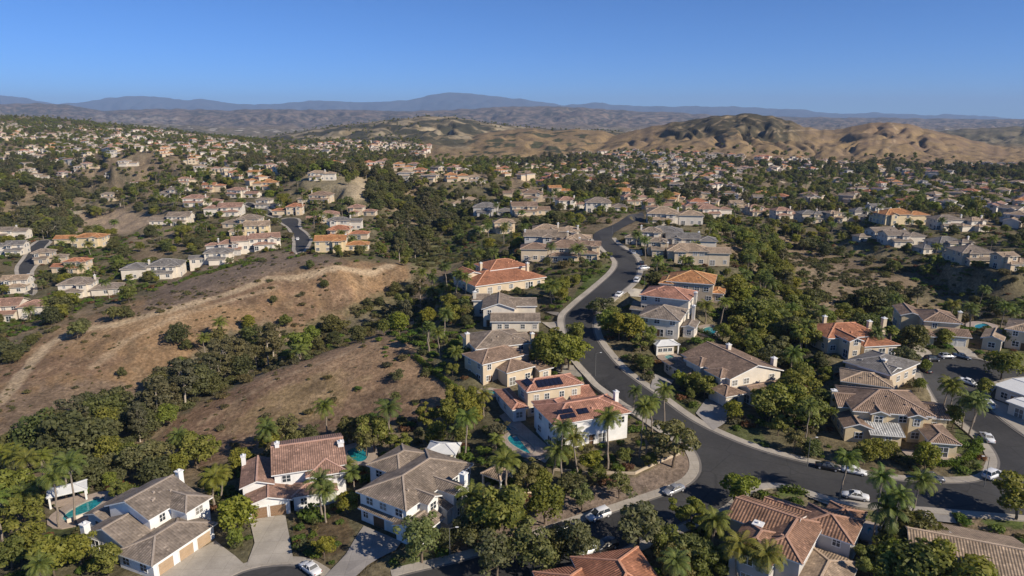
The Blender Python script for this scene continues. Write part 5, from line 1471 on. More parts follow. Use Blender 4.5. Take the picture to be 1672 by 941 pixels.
sden = np.where(YY < 520, .035, 0.0)*(1-bareness)+.004*area_w('ridge1')*(YY < 520)+.003*area_w('ridge2')+.08*CAN2+.09*area_w('canr2')+.08*CAN3+.02*RAV+.05*HEAD+.012*area_w('greyb')+.03*HUMP
sden += .05*area_w([(470,560),(560,500),(650,450),(690,450),(650,540),(600,545)])*(1-.0)
sden += .022*area_w([(270,600),(360,540),(430,500),(470,520),(380,570),(300,620)])
sden += .012*area_w([(560,700),(640,650),(740,690),(760,760),(600,740)])
SLOPE = np.hypot(np.gradient(HZ, axis=0)/np.maximum(np.gradient(YY, axis=0), .01), np.gradient(HZ, axis=1)/np.maximum(np.abs(np.gradient(XX, axis=1)), .01))
steep = sstep(.28, .5, SLOPE)*(1-bareness)*(YY < 900)
sden += .05*steep*(YY < 620)
hdg = np.full(XX.shape, 99.0); J_ = YY < 420; xx_, yy2_ = XX[J_], YY[J_]; ac_ = np.full(xx_.shape, 99.0)
for a_, b_ in HC: ac_ = np.minimum(ac_, np.hypot(xx_-a_, yy2_-b_))
hdg[J_] = ac_; sden += .06*(1-sstep(22, 36, hdg))*(1-bareness)*(YY < 300)+.03*(1-sstep(22, 36, hdg))*(1-bareness)*(YY >= 300)
sden += .16*area_w('mulchB', 1)+.02*area_w('mulchG', 1)
sden += .024*(area_w('ridge1')+area_w('ridge2')+area_w('greyb'))*(YY < 330)
sden *= .3+1.4*sstep(.4, .6, fbm(XX/12, YY/12, 130, 4))
dA = np.gradient(YY, axis=0)*np.gradient(XX, axis=1)
def scatter(density, seed):
    rs = np.random.RandomState(seed)
    lam = np.clip(density, 0, 1)*np.abs(dA); cnt = rs.poisson(lam)
    i, j = np.nonzero(cnt); rep = cnt[i, j]; i = np.repeat(i, rep); j = np.repeat(j, rep)
    u = UU[i, j]+(rs.rand(len(i))-.5)*(us_[1]-us_[0]); v = VV[i, j]+(rs.rand(len(i))-.5)*(vs_[1]-vs_[0])
    y = np.exp(v); return u*y, y, i, j, rs
def blocked(x, y, m_foot, m_road):
    b = np.zeros(x.shape, bool)
    for q in FOOT:
        cx = sum(p[0] for p in q)/4; cy_ = sum(p[1] for p in q)/4
        I = np.nonzero((np.abs(x-cx) < 26) & (np.abs(y-cy_) < 26))[0]
        if len(I): b[I] |= polydist(x[I], y[I], q) < m_foot
    for q in [road_poly, cul_w]+list(roads2_w.values()):
        xs = [p[0] for p in q]; ys = [p[1] for p in q]
        I = np.nonzero((x > min(xs)-5) & (x < max(xs)+5) & (y > min(ys)-5) & (y < max(ys)+5))[0]
        if len(I): b[I] |= polydist(x[I], y[I], q) < m_road
    for q in [d_[0] for d_ in drv_w]+[offset_poly(p[0], p[2]+.3) for p in POOLW]:
        xs = [p[0] for p in q]; ys = [p[1] for p in q]
        I = np.nonzero((x > min(xs)-3) & (x < max(xs)+3) & (y > min(ys)-3) & (y < max(ys)+3))[0]
        if len(I): b[I] |= polydist(x[I], y[I], q) < .8
    for r_ in IND+[dict(org=(a[0], a[1])) for a in far_rest]:
        pass
    return b
den = den+.008*sstep(.28, .5, np.hypot(np.gradient(HZ, axis=0)/np.maximum(np.gradient(YY, axis=0), .01), np.gradient(HZ, axis=1)/np.maximum(np.abs(np.gradient(XX, axis=1)), .01)))*(1-bareness)*(YY < 1200)
tx, ty, ti, tj, rs = scatter(den, 201)
bl = blocked(tx, ty, 1.6, 2.9); tx, ty, ti, tj = tx[~bl], ty[~bl], ti[~bl], tj[~bl]
# keep clear of the far houses' own ground
FH = np.array([(o['org'][0], o['org'][1]) for o in IND]+[(a[0], a[1]) for a in far_rest])
keep = np.ones(len(tx), bool)
for hx, hy in FH:
    I = (np.abs(tx-hx) < 13) & (np.abs(ty-hy) < 13)
    if I.any(): keep[np.nonzero(I)[0][np.hypot(tx[I]-hx, (ty[I]-hy-2)*1.0) < 8.5]] = False
tx, ty, ti, tj = tx[keep], ty[keep], ti[keep], tj[keep]
allh = np.concatenate([HC, FH]) if len(FH) else HC
fx = [p['x'] for p in PLANTS]; fy = [p['y'] for p in PLANTS]
for n_i in range(len(tx)):
    x, y, i, j = tx[n_i], ty[n_i], ti[n_i], tj[n_i]
    if y < 330 and min((x-a)**2+(y-b)**2 for a, b in zip(fx, fy)) < 9: continue
    r1 = rs.rand(); wild = max(RAV[i, j], HEAD[i, j], OAK[i, j], CANY[i, j]*.8, CAN3[i, j], CAN2[i, j])
    if rs.rand() < wild: k = 'd' if r1 < .5 else ('e' if r1 < .72 else ('b' if r1 < .9 else 'o')); h = rs.uniform(4.5, 9.5)
    elif SPUR[i, j] > .5: k = 'b' if r1 < .55 else ('y' if r1 < .72 else ('q' if r1 < .9 else 'o')); h = rs.uniform(5, 9)
    else: k = 'b' if r1 < .34 else ('y' if r1 < .5 else ('d' if r1 < .68 else ('o' if r1 < .82 else ('q' if r1 < .93 else ('w' if r1 < .96 else 'p'))))); h = rs.uniform(3.2, 7.5)
    if k in 'bdo' and rs.rand() < .24: k = 'u'; h = rs.uniform(2.2, 4.2)
    if k in 'qw': h = rs.uniform(6, 10)
    if k == 'p': h = rs.uniform(3, 4.5)
    if k == 'e': h = rs.uniform(8, 13)
    # lower growth in front of the near houses
    for a, b in HC:
        dx, dy = x-a, y-b
        if abs(dx) < 24 and -22 < dy < 4: h = min(h, rs.uniform(2.4, 4.2)) if k not in 'qw' else h; break
    if y > 500: h *= 1.1
    PLANTS.append(dict(x=x, y=y, h=h, k=k, wf=rs.uniform(.95, 1.35), fixed=False))
# garden trees that screen the farther houses
gr = random.Random(77)
for hh_ in MID+IND+[dict(org=(a_[0], a_[1]), d=a_[1]) for a_ in far_rest]:
    hx, hy = hh_['org']; nn_ = 4 if hh_.get('n') else 3
    for _ in range(nn_):
        x = hx+gr.uniform(-13, 13); y = hy-gr.uniform(3.5, 9) if gr.random() < .75 else hy+gr.uniform(11, 16)
        b_ = blocked(np.array([x]), np.array([y]), .8, 2.6)[0] if y < 640 else False
        if b_: continue
        k = gr.choice('bbyodqdp'); h = gr.uniform(2.6, 5.2) if k not in 'qp' else (gr.uniform(5, 8) if k == 'q' else 3.5)
        PLANTS.append(dict(x=x, y=y, h=h, k=k, wf=gr.uniform(1, 1.4), fixed=False))
sx, sy, si, sj, rs = scatter(sden, 202)
bl = blocked(sx, sy, .5, 2.3); sx, sy, si, sj = sx[~bl], sy[~bl], si[~bl], sj[~bl]
hd = np.full(len(sx), 99.0)
for a, b in HC: hd = np.minimum(hd, np.hypot(sx-a, sy-b))
for n_i in range(len(sx)):
    y_ = hd[n_i] < 32; r1 = rs.rand()
    if y_: k = 'h' if r1 < .66 else ('r' if r1 < .76 else ('k' if r1 < .82 else 's')); h = rs.uniform(.6, 1.9)
    elif bareness[si[n_i], sj[n_i]] > .5 and not y_: k = 's'; h = rs.uniform(.25, .8) if r1 < .8 else rs.uniform(.8, 1.9)
    else: k = 's' if r1 < .74 else ('k' if r1 < .9 else 'h'); h = rs.uniform(.5, 1.9)*(1.5 if k == 'k' else 1)
    PLANTS.append(dict(x=sx[n_i], y=sy[n_i], h=h, k=k, wf=rs.uniform(.9, 1.5), fixed=False))
for p in PLANTS:
    if p['k'] in 'qwfp': p['v'] = int(np.argmin([abs(q_['H']-p['h']) for q_ in PROTO[p['k']]]))
    else: p['v'] = nrs.randint(0, 99) % len(PROTO[p['k']])
    p['H0'] = PROTO[p['k']][p['v']]['H']
    p['z'] = Z1(p['x'], p['y']); q = proj(p['x'], p['y'], p['z']+p['h']*.6); p['px'], p['py'], p['dep'] = q
    p['big'] = p['h']*p['wf']/q[2]; p['rot'] = nrs.rand()*6.28
TGT = [(np.mean([q_[0] for q_ in p_[0]]), np.mean([q_[1] for q_ in p_[0]]), 15) for p_ in POOLS[:8]] + [(842, 728, 16)] + [(a_, b_, 12) for a_, b_ in
  ((507,933),(977,846),(1100,804),(987,897),(914,868),(1351,766),(1394,773),(1396,814),(1519,785),(1620,779),(1611,718),(1545,585),(1580,627),(1040,460),(1011,483),(1048,432),(118,815),(724,748),(1085,570),(430,845),(620,880),(600,868))] + [(1420,460,20),(1370,470,25),(1380,440,20),(1150,595,14),(1230,640,14)]
TGT = [(a_, b_, r_, ground(a_, b_)[1]) for a_, b_, r_ in TGT]
def hides(p):
    rp = p['H0'] and F*PROTO[p['k']][p['v']]['R']*p['h']/p['H0']*p['wf']/p['dep']
    return any(p['y'] < d_-3 and math.hypot(p['px']-a_, p['py']-b_) < r_*.6+rp for a_, b_, r_, d_ in TGT)
PLANTS = [p for p in PLANTS if p['fixed'] or p['h'] < 2 or p['y'] > 420 or not hides(p)]
def in_view(p): return -5 < p['px'] < 1677 and 0 < p['py'] < 960
CAP_N = {'tree': 300, 'palm_tree': 150, 'shrub': 300}
chosen = []
for cat, cap in CAP_N.items():
    ks = [k for k in KIND if (KIND[k][0] if KIND[k][0] != 'eucalyptus_tree' else 'tree') == cat]
    c = sorted([p for p in PLANTS if p['k'] in ks and in_view(p)], key=lambda p: (-(1 if p['fixed'] else 0), -p['big']) if cat != 'tree' else (-p['big']*(1.25 if p['fixed'] else 1), 0))
    n = 0
    for p in c:
        if n >= cap: break
        if not p['fixed']:
            g = ground(p['px'], p['py'])
            if g is not None and g[1] < p['y']-6: continue
        p['ind'] = True; chosen.append(p); n += 1
for p in chosen:
    pr = PROTO[p['k']][p['v'] % len(PROTO[p['k']])]; s = p['h']/pr['H']
    nm = KIND[p['k']][0]
    if nm == 'shrub':
        o = link(nm, pr['joined'], loc=(p['x'], p['y'], p['z']-.05), rz=p['rot']); o.scale = (s*p['wf'], s*p['wf'], s)
    else:
        o = link(nm, None, loc=(p['x'], p['y'], p['z']-.05), rz=p['rot']); o.scale = (s*p['wf'], s*p['wf'], s)
        if nm == 'palm_tree': o.rotation_euler = (R(nrs.uniform(-4, 4)), R(nrs.uniform(-4, 4)), p['rot'])
        link('trunk', pr['trunk'], o); link('crown', pr['crown'], o)
    p['obj'] = o
def instancer(name, label, cat, pts):
    if not pts: return
    keys = sorted({(p['k'], p['v'] % len(PROTO[p['k']])) for p in pts}); ki = {k: i for i, k in enumerate(keys)}
    me = bpy.data.meshes.new(name); me.vertices.add(len(pts))
    me.vertices.foreach_set('co', np.array([(p['x'], p['y'], p['z']-.05) for p in pts], dtype=np.float32).ravel())
    def att(n, typ, vals):
        a = me.attributes.new(n, typ, 'POINT'); a.data.foreach_set('vector' if typ == 'FLOAT_VECTOR' else 'value', np.array(vals).ravel())
    att('idx', 'INT', [ki[(p['k'], p['v'] % len(PROTO[p['k']]))] for p in pts])
    att('scl', 'FLOAT_VECTOR', np.array([(p['h']/p['H0']*p['wf'],)*2+(p['h']/p['H0'],) for p in pts], dtype=np.float32))
    att('rot', 'FLOAT_VECTOR', np.array([(0, 0, p['rot']) for p in pts], dtype=np.float32))
    o = link(name, me); tag(o, label, cat, kind='stuff')
    ng = bpy.data.node_groups.new(name, 'GeometryNodeTree')
    ng.interface.new_socket('Geometry', in_out='INPUT', socket_type='NodeSocketGeometry'); ng.interface.new_socket('Geometry', in_out='OUTPUT', socket_type='NodeSocketGeometry')
    gi = ng.nodes.new('NodeGroupInput'); go = ng.nodes.new('NodeGroupOutput'); jn = ng.nodes.new('GeometryNodeJoinGeometry')
    def na(n, t):
        q = ng.nodes.new('GeometryNodeInputNamedAttribute'); q.data_type = t; q.inputs['Name'].default_value = n; return [s_ for s_ in q.outputs if s_.name == 'Attribute' and s_.enabled][0]
    ai, as_, ar = na('idx', 'INT'), na('scl', 'FLOAT_VECTOR'), na('rot', 'FLOAT_VECTOR')
    for k, i in ki.items():
        ob = bpy.data.objects.new(KIND[k[0]][0], PROTO[k[0]][k[1]]['joined'])
        oi = ng.nodes.new('GeometryNodeObjectInfo'); oi.inputs['Object'].default_value = ob; oi.inputs['As Instance'].default_value = True
        cmp_ = ng.nodes.new('FunctionNodeCompare'); cmp_.data_type = 'INT'; cmp_.operation = 'EQUAL'
        ci = [s_ for s_ in cmp_.inputs if s_.enabled]
        ng.links.new(ai, ci[0]); ci[1].default_value = i
        ip = ng.nodes.new('GeometryNodeInstanceOnPoints')
        ng.links.new(gi.outputs[0], ip.inputs['Points']); ng.links.new(cmp_.outputs[0], ip.inputs['Selection']); ng.links.new(oi.outputs['Geometry'], ip.inputs['Instance'])
        ng.links.new(as_, ip.inputs['Scale']); ng.links.new(ar, ip.inputs['Rotation']); ng.links.new(ip.outputs[0], jn.inputs[0])
    ng.links.new(jn.outputs[0], go.inputs[0])
    md = o.modifiers.new('scatter', 'NODES'); md.node_group = ng
rest = [p for p in PLANTS if not p.get('ind')]
instancer('woodland', 'dense mass of mixed green trees covering valleys and far suburbs', 'woods', [p for p in rest if KIND[p['k']][0] in ('tree', 'eucalyptus_tree')])
instancer('palm_groves', 'many small palms dotted among the far houses', 'palms', [p for p in rest if KIND[p['k']][0] == 'palm_tree'])
instancer('ground_shrubs', 'low scrub and garden shrubs covering the slopes', 'shrubs', [p for p in rest if KIND[p['k']][0] == 'shrub'])
print('PLANTS', len(PLANTS), 'ind', len(chosen))
# ------------------------------------------------------------------ cars
def paint(name, c, metal=.0):
    m, t, b = new_mat(name, c, .28, .5); b.inputs["Metallic"].default_value = metal; b.inputs["Coat Weight"].default_value = .5
    return m
PAINT = {'white': paint('paint_white', (.72,.72,.71)), 'silver': paint('paint_silver', (.42,.43,.45), .4), 'black': paint('paint_black', (.018,.018,.02)), 'blue': paint('paint_darkblue', (.03,.05,.09)), 'grey': paint('paint_grey', (.12,.12,.13), .3)}
M_tyre, _t, _b = new_mat('tyre', (.02,.02,.02), .9, .1)
M_rim, _t, _b = new_mat('rim', (.45,.45,.47), .3, .5)
M_lamp, _t, _b = new_mat('headlight_glass', (.75,.75,.72), .1, .6)
M_tail, _t, _b = new_mat('taillight', (.35,.02,.02), .2, .5)
CARP = {}
def loft(mb, secs, m=0, cap=True):
    """secs: list of rings with equal point counts"""
    n = len(secs[0]); b = [p for s in secs for p in s]; fs = []
    for i in range(len(secs)-1):
        for j in range(n): fs.append((i*n+j, i*n+(j+1) % n, (i+1)*n+(j+1) % n, (i+1)*n+j))
    if cap: fs += [tuple(range(n))[::-1], tuple(range((len(secs)-1)*n, len(secs)*n))]
    mb.add(b, fs, m)
def car_parts(typ, col):
    if (typ, col) in CARP: return CARP[typ, col]
    L, Wd, H = {'sedan': (4.7, 1.8, 1.42), 'suv': (4.75, 1.9, 1.75), 'hatch': (4.2, 1.76, 1.5)}[typ]
    body = MB(); hl = L/2
    # x, half width, sill z, belt z
    st = {'sedan': [(-hl,.62,.42,.80),(-hl+.12,.80,.28,.92),(-hl+.8,.88,.22,.98),(-.6,.9,.22,.96),(.7,.9,.22,.92),(hl-.9,.88,.22,.84),(hl-.15,.78,.28,.70),(hl,.6,.36,.60)],
          'suv': [(-hl,.75,.45,1.0),(-hl+.1,.88,.34,1.1),(-hl+.8,.94,.28,1.12),(-.5,.95,.28,1.1),(.8,.95,.28,1.06),(hl-.9,.93,.28,1.0),(hl-.15,.84,.34,.88),(hl,.68,.42,.74)],
          'hatch': [(-hl,.68,.42,.9),(-hl+.1,.8,.3,.98),(-hl+.7,.86,.24,1.0),(-.5,.88,.24,.98),(.6,.88,.24,.94),(hl-.8,.86,.24,.86),(hl-.15,.76,.3,.72),(hl,.6,.38,.62)]}[typ]
    secs = [[(x, -w*.96, z0), (x, -w, (z0+z1)/2), (x, -w*.93, z1-.05), (x, -w*.8, z1), (x, w*.8, z1), (x, w*.93, z1-.05), (x, w, (z0+z1)/2), (x, w*.96, z0)] for x, w, z0, z1 in st]
    loft(body, secs)
    # roof panel on pillars
    rf = {'sedan': (-1.25, -.75, .35, 1.15), 'suv': (-2.15, -1.9, .35, 1.2), 'hatch': (-1.9, -1.3, .3, 1.15)}[typ]
    zb = {'sedan': .94, 'suv': 1.08, 'hatch': .96}[typ]
    x0, x1, x2, x3 = rf; wt, wb = Wd*.36, Wd*.45
    body.add([(x1, -wt, H-.04), (x2, -wt, H-.04), (x2, wt, H-.04), (x1, wt, H-.04), (x1+.06, -wt*.9, H), (x2-.06, -wt*.9, H), (x2-.06, wt*.9, H), (x1+.06, wt*.9, H)], [(4,5,6,7),(0,1,5,4),(1,2,6,5),(2,3,7,6),(3,0,4,7),(3,2,1,0)])
    for s in (-1, 1):
        for a, b in (((x1, wt), (x0, wb)), ((x2, wt), (x3, wb)), (((x1+x2)/2, wt), ((x0+x3)/2, wb))):
            body.bar((a[0], s*a[1], H-.03), (b[0], s*b[1], zb-.02), .08, .07)
    gl = MB(); e = .02
    loft(gl, [[(x0+.03, -wb+e, zb-.06), (x3-.03, -wb+e, zb-.06), (x3-.03, wb-e, zb-.06), (x0+.03, wb-e, zb-.06)], [(x1+.03, -wt+e, H-.05), (x2-.03, -wt+e, H-.05), (x2-.03, wt-e, H-.05), (x1+.03, wt-e, H-.05)]])
    parts = [('body', body.mesh('body', [PAINT[col]], True), (0,0,0), []), ('windows', gl.mesh('windows', [M_glass]), (0,0,0), [])]
    ty = MB(); ty.cyl((0,-.11,0), (0,.11,0), .33, .33, 14); ri = MB(); ri.cyl((0,-.125,0), (0,.125,0), .2, .2, 10)
    tm, rm_ = ty.mesh('tyre', [M_tyre]), ri.mesh('rim', [M_rim])
    for x in (-hl+.85, hl-.88):
        for s in (-1, 1): parts.append(('wheel', tm, (x, s*(Wd/2-.1), .33), [('rim', rm_)]))
    for s in (-1, 1):
        a = MB(); a.box(-.06, -.14, -.06, .06, .14, .06); parts.append(('headlight', a.mesh('headlight', [M_lamp]), (hl-.07, s*.55, .6 if typ != 'suv' else .75), []))
        a = MB(); a.box(-.05, -.13, -.08, .05, .13, .08); parts.append(('taillight', a.mesh('taillight', [M_tail]), (-hl+.05, s*.6, .75 if typ != 'suv' else .95), []))
        a = MB(); a.box(-.06, -.1, -.05, .06, .1, .06); parts.append(('wing_mirror', a.mesh('wing_mirror', [PAINT[col]]), (x3-.35, s*(Wd/2+.04), zb+.05), []))
    CARP[typ, col] = parts
    return parts
CARS = [ # pixel of the middle, direction pixel, type, colour, label
 ((507,933),(492,922),'sedan','white',"white sedan parked at the kerb of the bottom turning circle"),
 ((977,846),(958,853),'suv','white',"white SUV parked along the mulched verge of the lower street"),
 ((1100,804),(1083,811),'sedan','silver',"silver sedan with dark roof parked near the mulched street corner"),
 ((987,897),(965,905),'suv','black',"dark SUV half hidden under trees on the lower street"),
 ((956,905),(938,912),'hatch','white',"pale car parked under trees just below the dark SUV"),
 ((914,868),(898,874),'sedan','black',"black car in tree shade beside the mulched verge"),
 ((1351,766),(1367,769),'sedan','black',"black sedan first in the kerbside line below the yellow house"),
 ((1394,773),(1410,776),'sedan','white',"white sedan behind the palm, second below the yellow house"),
 ((1396,814),(1380,811),'sedan','white',"white sedan parked beside the rust-brown roofed house"),
 ((1519,785),(1535,787),'suv','grey',"dark grey SUV parked alone on the inside of the corner"),
 ((1620,779),(1634,773),'suv','white',"white SUV turning at the rounded street corner"),
 ((1611,718),(1603,709),'sedan','white',"white sedan parked halfway up the right side street"),
 ((1508,606),(1500,599),'sedan','black',"black sedan at the lower lip of the cul-de-sac driveway"),
 ((1521,590),(1536,588),'suv','black',"black SUV parked across the cul-de-sac's curved kerb"),
 ((1545,585),(1560,585),'hatch','silver',"small silver car in the middle of the cul-de-sac kerb row"),
 ((1569,585),(1584,588),'sedan','blue',"dark blue sedan at the end of the cul-de-sac kerb row"),
 ((1580,627),(1596,633),'sedan','white',"white sedan on the lower side of the cul-de-sac"),
 ((1584,662),(1576,653),'hatch','black',"black hatchback nose-out near the pale flat-roofed house"),
 ((1612,664),(1604,655),'suv','white',"white SUV on the driveway of the pale flat-roofed house"),
 ((1040,460),(1047,450),'suv','white',"white van-like car on the right kerb of the upper bend"),
 ((1011,483),(1020,476),'sedan','white',"white sedan parked by the driveway inside the upper bend"),
 ((1048,432),(1046,424),'sedan','black',"black sedan at the right kerb near the road's crest"),
 ((1052,440),(1060,439),'hatch','white',"small white car on a driveway near the road's crest"),
 ((1033,414),(1041,420),'sedan','silver',"silver sedan parked highest on the right of the climbing road"),
 ((975,402),(968,396),'sedan','white',"white sedan at the left kerb near the top of the climbing road"),
 ((486,392),(485,400),'sedan','white',"tiny white car on the hillside cul-de-sac road"),
 ((47,452),(50,462),'sedan','white',"tiny white car on the far-left neighbourhood street"),
]
for (px, py), (qx, qy), typ, col, lab in CARS:
    a = G2(px, py); b = G2(qx, qy)
    z = Z1(*a)+.05; yaw = math.atan2(b[1]-a[1], b[0]-a[0]); d = 3
    zf = Z1(a[0]+math.cos(yaw)*1.5, a[1]+math.sin(yaw)*1.5); zr = Z1(a[0]-math.cos(yaw)*1.5, a[1]-math.sin(yaw)*1.5)
    t = link('parked_car', None, loc=(a[0], a[1], z)); t.rotation_euler = (0, -math.atan2(zf-zr, 3.0), yaw); t.rotation_mode = 'XYZ'
    tag(t, lab, 'car')
    for nm, me, lc, subs in car_parts(typ, col):
        o = link(nm, me, t, lc)
        for sn, sm_ in subs: link(sn, sm_, o)

# ------------------------------------------------------------------ garden buildings, hedges, lamps
def pavilion(px, py, w, d, yaw, h, label, walls=False, roof='whiteroof', name='garden_pavilion', cat='pavilion', pitch=.35):
    x, y, z = ground(px, py); t = link(name, None, loc=(x, y, z), rz=R(yaw)); tag(t, label, cat)
    mb = MB(); roof_shape(mb, dict(roof='hip', x0=-w/2-.4, x1=w/2+.4, y0=-d/2-.4, y1=d/2+.4, e=h, pitch=pitch), fascia=.2)
    link('roof', mb.mesh('roof', [ROOF[roof], CAP[roof], M_trim], uvroof=True), t)
    for i in (-1, 1):
        for j in (-1, 1):
            mb = MB(); mb.box(i*w/2-.17, j*d/2-.17, -.6, i*w/2+.17, j*d/2+.17, h-.18); link('post', mb.mesh('post', [M_trim]), t)
    mb = MB(); mb.box(-w/2, -d/2, -.5, w/2, d/2, .12); link('floor_slab', mb.mesh('floor_slab', [M_deck]), t)
    if walls:
        mb = MB(); mb.box(-w/2+.1, -d/2+.1, .0, w/2-1.2, d/2-.1, h-.2); wl = link('wall', mb.mesh('wall', [WALL['white']]), t)
        for i in range(3):
            fm, gm = win_mesh(1.1, 1.0); o = link('window', fm, t, (-w/2+1.0+i*1.5, -d/2+.1, 1.0)); link('pane', gm, o)
    else:
        for yy_ in (-d/2, d/2):
            mb = MB(); mb.bar((-w/2, yy_, h-.3), (w/2, yy_, h-.3), .16, .3); link('beam', mb.mesh('beam', [M_trim]), t)
pavilion(113,818,6.0,3.4,32,2.7,"white open pavilion with posts beside the long lap pool")
pavilion(724,752,6.0,4.6,-8,3.0,"white hip-roofed pool house behind the dark brown tile roof", walls=True, name='pool_house', cat='pool house')
pavilion(1085,576,6.4,4.0,10,3.0,"white garden pavilion beside the pale green pool", walls=True, name='pool_house', cat='pool house')
pavilion(812,792,4.2,3.6,-35,2.7,"small tan tent-roofed gazebo beside the chimney of the white house", roof='tan', pitch=.6, name='gazebo', cat='gazebo')
HEDGES = [([(678,584),(700,603),(725,622),(748,640),(768,658)], 1.6, 1.5, "long trimmed hedge running down beside the brown dome slope"),
 ([(793,702),(812,722),(834,747),(856,764),(880,772)], 1.2, 1.5, "tall hedge along the villa's pool terrace"),
 ([(626,760),(640,746),(660,727)], 1.8, 1.4, "bright hedge between the pool and the white house"),
 ([(1462,750),(1500,757),(1540,762),(1572,758),(1592,742),(1596,722)], 1.5, 1.6, "yellow-green hedge curving round the yellow house"),
 ([(1278,803),(1295,801),(1312,808)], 1.3, 1.8, "clipped hedge behind the rust-brown tile roof"),
 ([(945,905),(965,900),(988,893)], 1.2, 1.2, "low hedge above the burnt orange roof"),
 ([(1075,520),(1150,545),(1165,552)], 1.5, 1.5, "hedge below the grey-brown hipped roof"),
 ([(300,458),(360,440),(430,425)], 1.6, 2.0, "dark hedge along the back gardens at the tan ridge"),
 ([(180,478),(215,470),(240,466)], 1.4, 1.6, "hedge in front of the grey roofed house on the left"),
 ([(760,575),(790,578)], 1.4, 1.4, "short hedge behind the cream house's terrace")]
for pts, h_, w_, lab in HEDGES:
    pw_ = resample(chaikin(W(pts), 1), .4); rs = np.random.RandomState(len(PLANTS) % 91+len(pts)); cs = []; ns = []
    for (x, y) in pw_:
        z = Z1(x, y)
        for _ in range(34):
            a = rs.rand()*math.pi; dx, dz = math.cos(a)*w_/2, math.sin(a)**.5*h_*.9
            cs.append((x+dx*rs.uniform(.8, 1.05)+rs.normal()*.12, y+rs.uniform(-w_/2, w_/2)*.8, z+dz*rs.uniform(.2, 1.05))); ns.append((math.cos(a), rs.normal()*.4, math.sin(a)+.1))
    cs = np.array(cs); ns = np.array(ns); ns /= np.linalg.norm(ns, axis=1)[:, None]; q = quads(cs, ns, .17*(.6+.8*rs.rand(len(cs))), rs)
    o0 = cs.mean(0); q = q-o0
    tag(link('hedge', leafmesh('hedge', q, L_hedge), loc=tuple(o0)), lab, 'hedge')
M_metal = varied('lamp_metal', (.16,.16,.15), 2, .1, .5)
M_lens, _t, _b = new_mat('lamp_lens', (.7,.7,.66), .3, .5)
for px, py, dx, lab in [(972,614,1,"tall street lamp on the climbing road across from the big cream house"), (1318,762,1,"street lamp at the kerb below the yellow house"), (1607,795,-1,"street lamp at the rounded corner by the turning white SUV"),
     (735,918,1,"street lamp near the dark brown tile roofed house"), (1000,382,1,"street lamp at the top of the climbing road"), (1052,470,-1,"street lamp on the outside of the upper bend")]:
    x, y, z = ground(px, py); t = link('street_lamp', None, loc=(x, y, z)); tag(t, lab, 'street lamp')
    mb = MB(); mb.cyl((0,0,-.3), (0,0,6.3), .075, .045, 8); link('pole', mb.mesh('pole', [M_metal]), t)
    mb = MB(); mb.bar((0,0,6.2), (1.2*dx,0,6.5), .05, .05); ar = link('arm', mb.mesh('arm', [M_metal]), t)
    mb = MB(); mb.box(min(1.0*dx, 1.5*dx), -.1, 6.44, max(1.0*dx, 1.5*dx), .1, 6.54); link('lamp_head', mb.mesh('lamp_head', [M_lens]), t)
def wall_line(pts, h_, w_, mat, name, lab, cat):
    pw_ = resample(W(pts), 1.6); mb = MB(); o0 = pw_[0]
    for i in range(len(pw_)-1):
        a, b = pw_[i], pw_[i+1]; za, zb = Z1(*a), Z1(*b)
        d = Vector((b[0]-a[0], b[1]-a[1])); d.normalize(); n_v = Vector((-d.y, d.x))*w_/2
        vs = []
        for (p_, z_) in ((a, za), (b, zb)):
            for s in (1, -1): vs += [(p_[0]+n_v.x*s-o0[0], p_[1]+n_v.y*s-o0[1], z_-.6), (p_[0]+n_v.x*s-o0[0], p_[1]+n_v.y*s-o0[1], z_+h_)]
        mb.add(vs, [(1,3,7,5),(0,1,5,4),(3,2,6,7),(0,2,3,1),(4,5,7,6)], 0)
    tag(link(name, mb.mesh(name, [mat]), loc=(o0[0], o0[1], 0)), lab, cat)
wall_line([(905,768),(960,774),(1040,775),(1085,752),(1110,742)], .5, .3, WALL['tan'], 'retaining_wall', "low curved retaining wall around the villa corner lot", 'wall')
wall_line([(110,856),(160,838),(205,822)], 1.0, .25, WALL['white'], 'garden_wall', "white garden wall beside the lap pool and shingled roof", 'wall')
wall_line([(1330,655),(1352,648),(1385,650)], 1.2, .25, WALL['tan'], 'garden_wall', "short tan wall behind the yellow house", 'wall')
wall_line([(820,800),(850,815),(880,800)], 1.0, .2, WALL['cream'], 'garden_wall', "cream wall between the white house and the leafy bank", 'wall')
wall_line([(1215,652),(1240,655),(1262,640)], 1.1, .22, WALL['white'], 'garden_wall', "white wall beside the gabled brown-roofed house", 'wall')

# ------------------------------------------------------------------ air
hz, t, b = new_mat('haze', (1,1,1)); t.nodes.remove(b)
pv = N(t, "ShaderNodeVolumePrincipled")
HAZE_D, HAZE_C = 4.6e-5, (.50, .69, 1.0)
pv.inputs["Color"].default_value = (*HAZE_C, 1); pv.inputs["Density"].default_value = HAZE_D; pv.inputs["Anisotropy"].default_value = 0.0
t.links.new(pv.outputs[0], t.nodes["Material Output"].inputs["Volume"])
zmax = float(HT.max())+8; zmin = float(HT.min())-8
mb = MB(); mb.box(-41000, -60, zmin, 41000, 34000, zmax)
tag(link('haze', mb.mesh('haze', [hz])), 'thin blue haze between the viewer and the mountains', 'haze', kind='stuff')
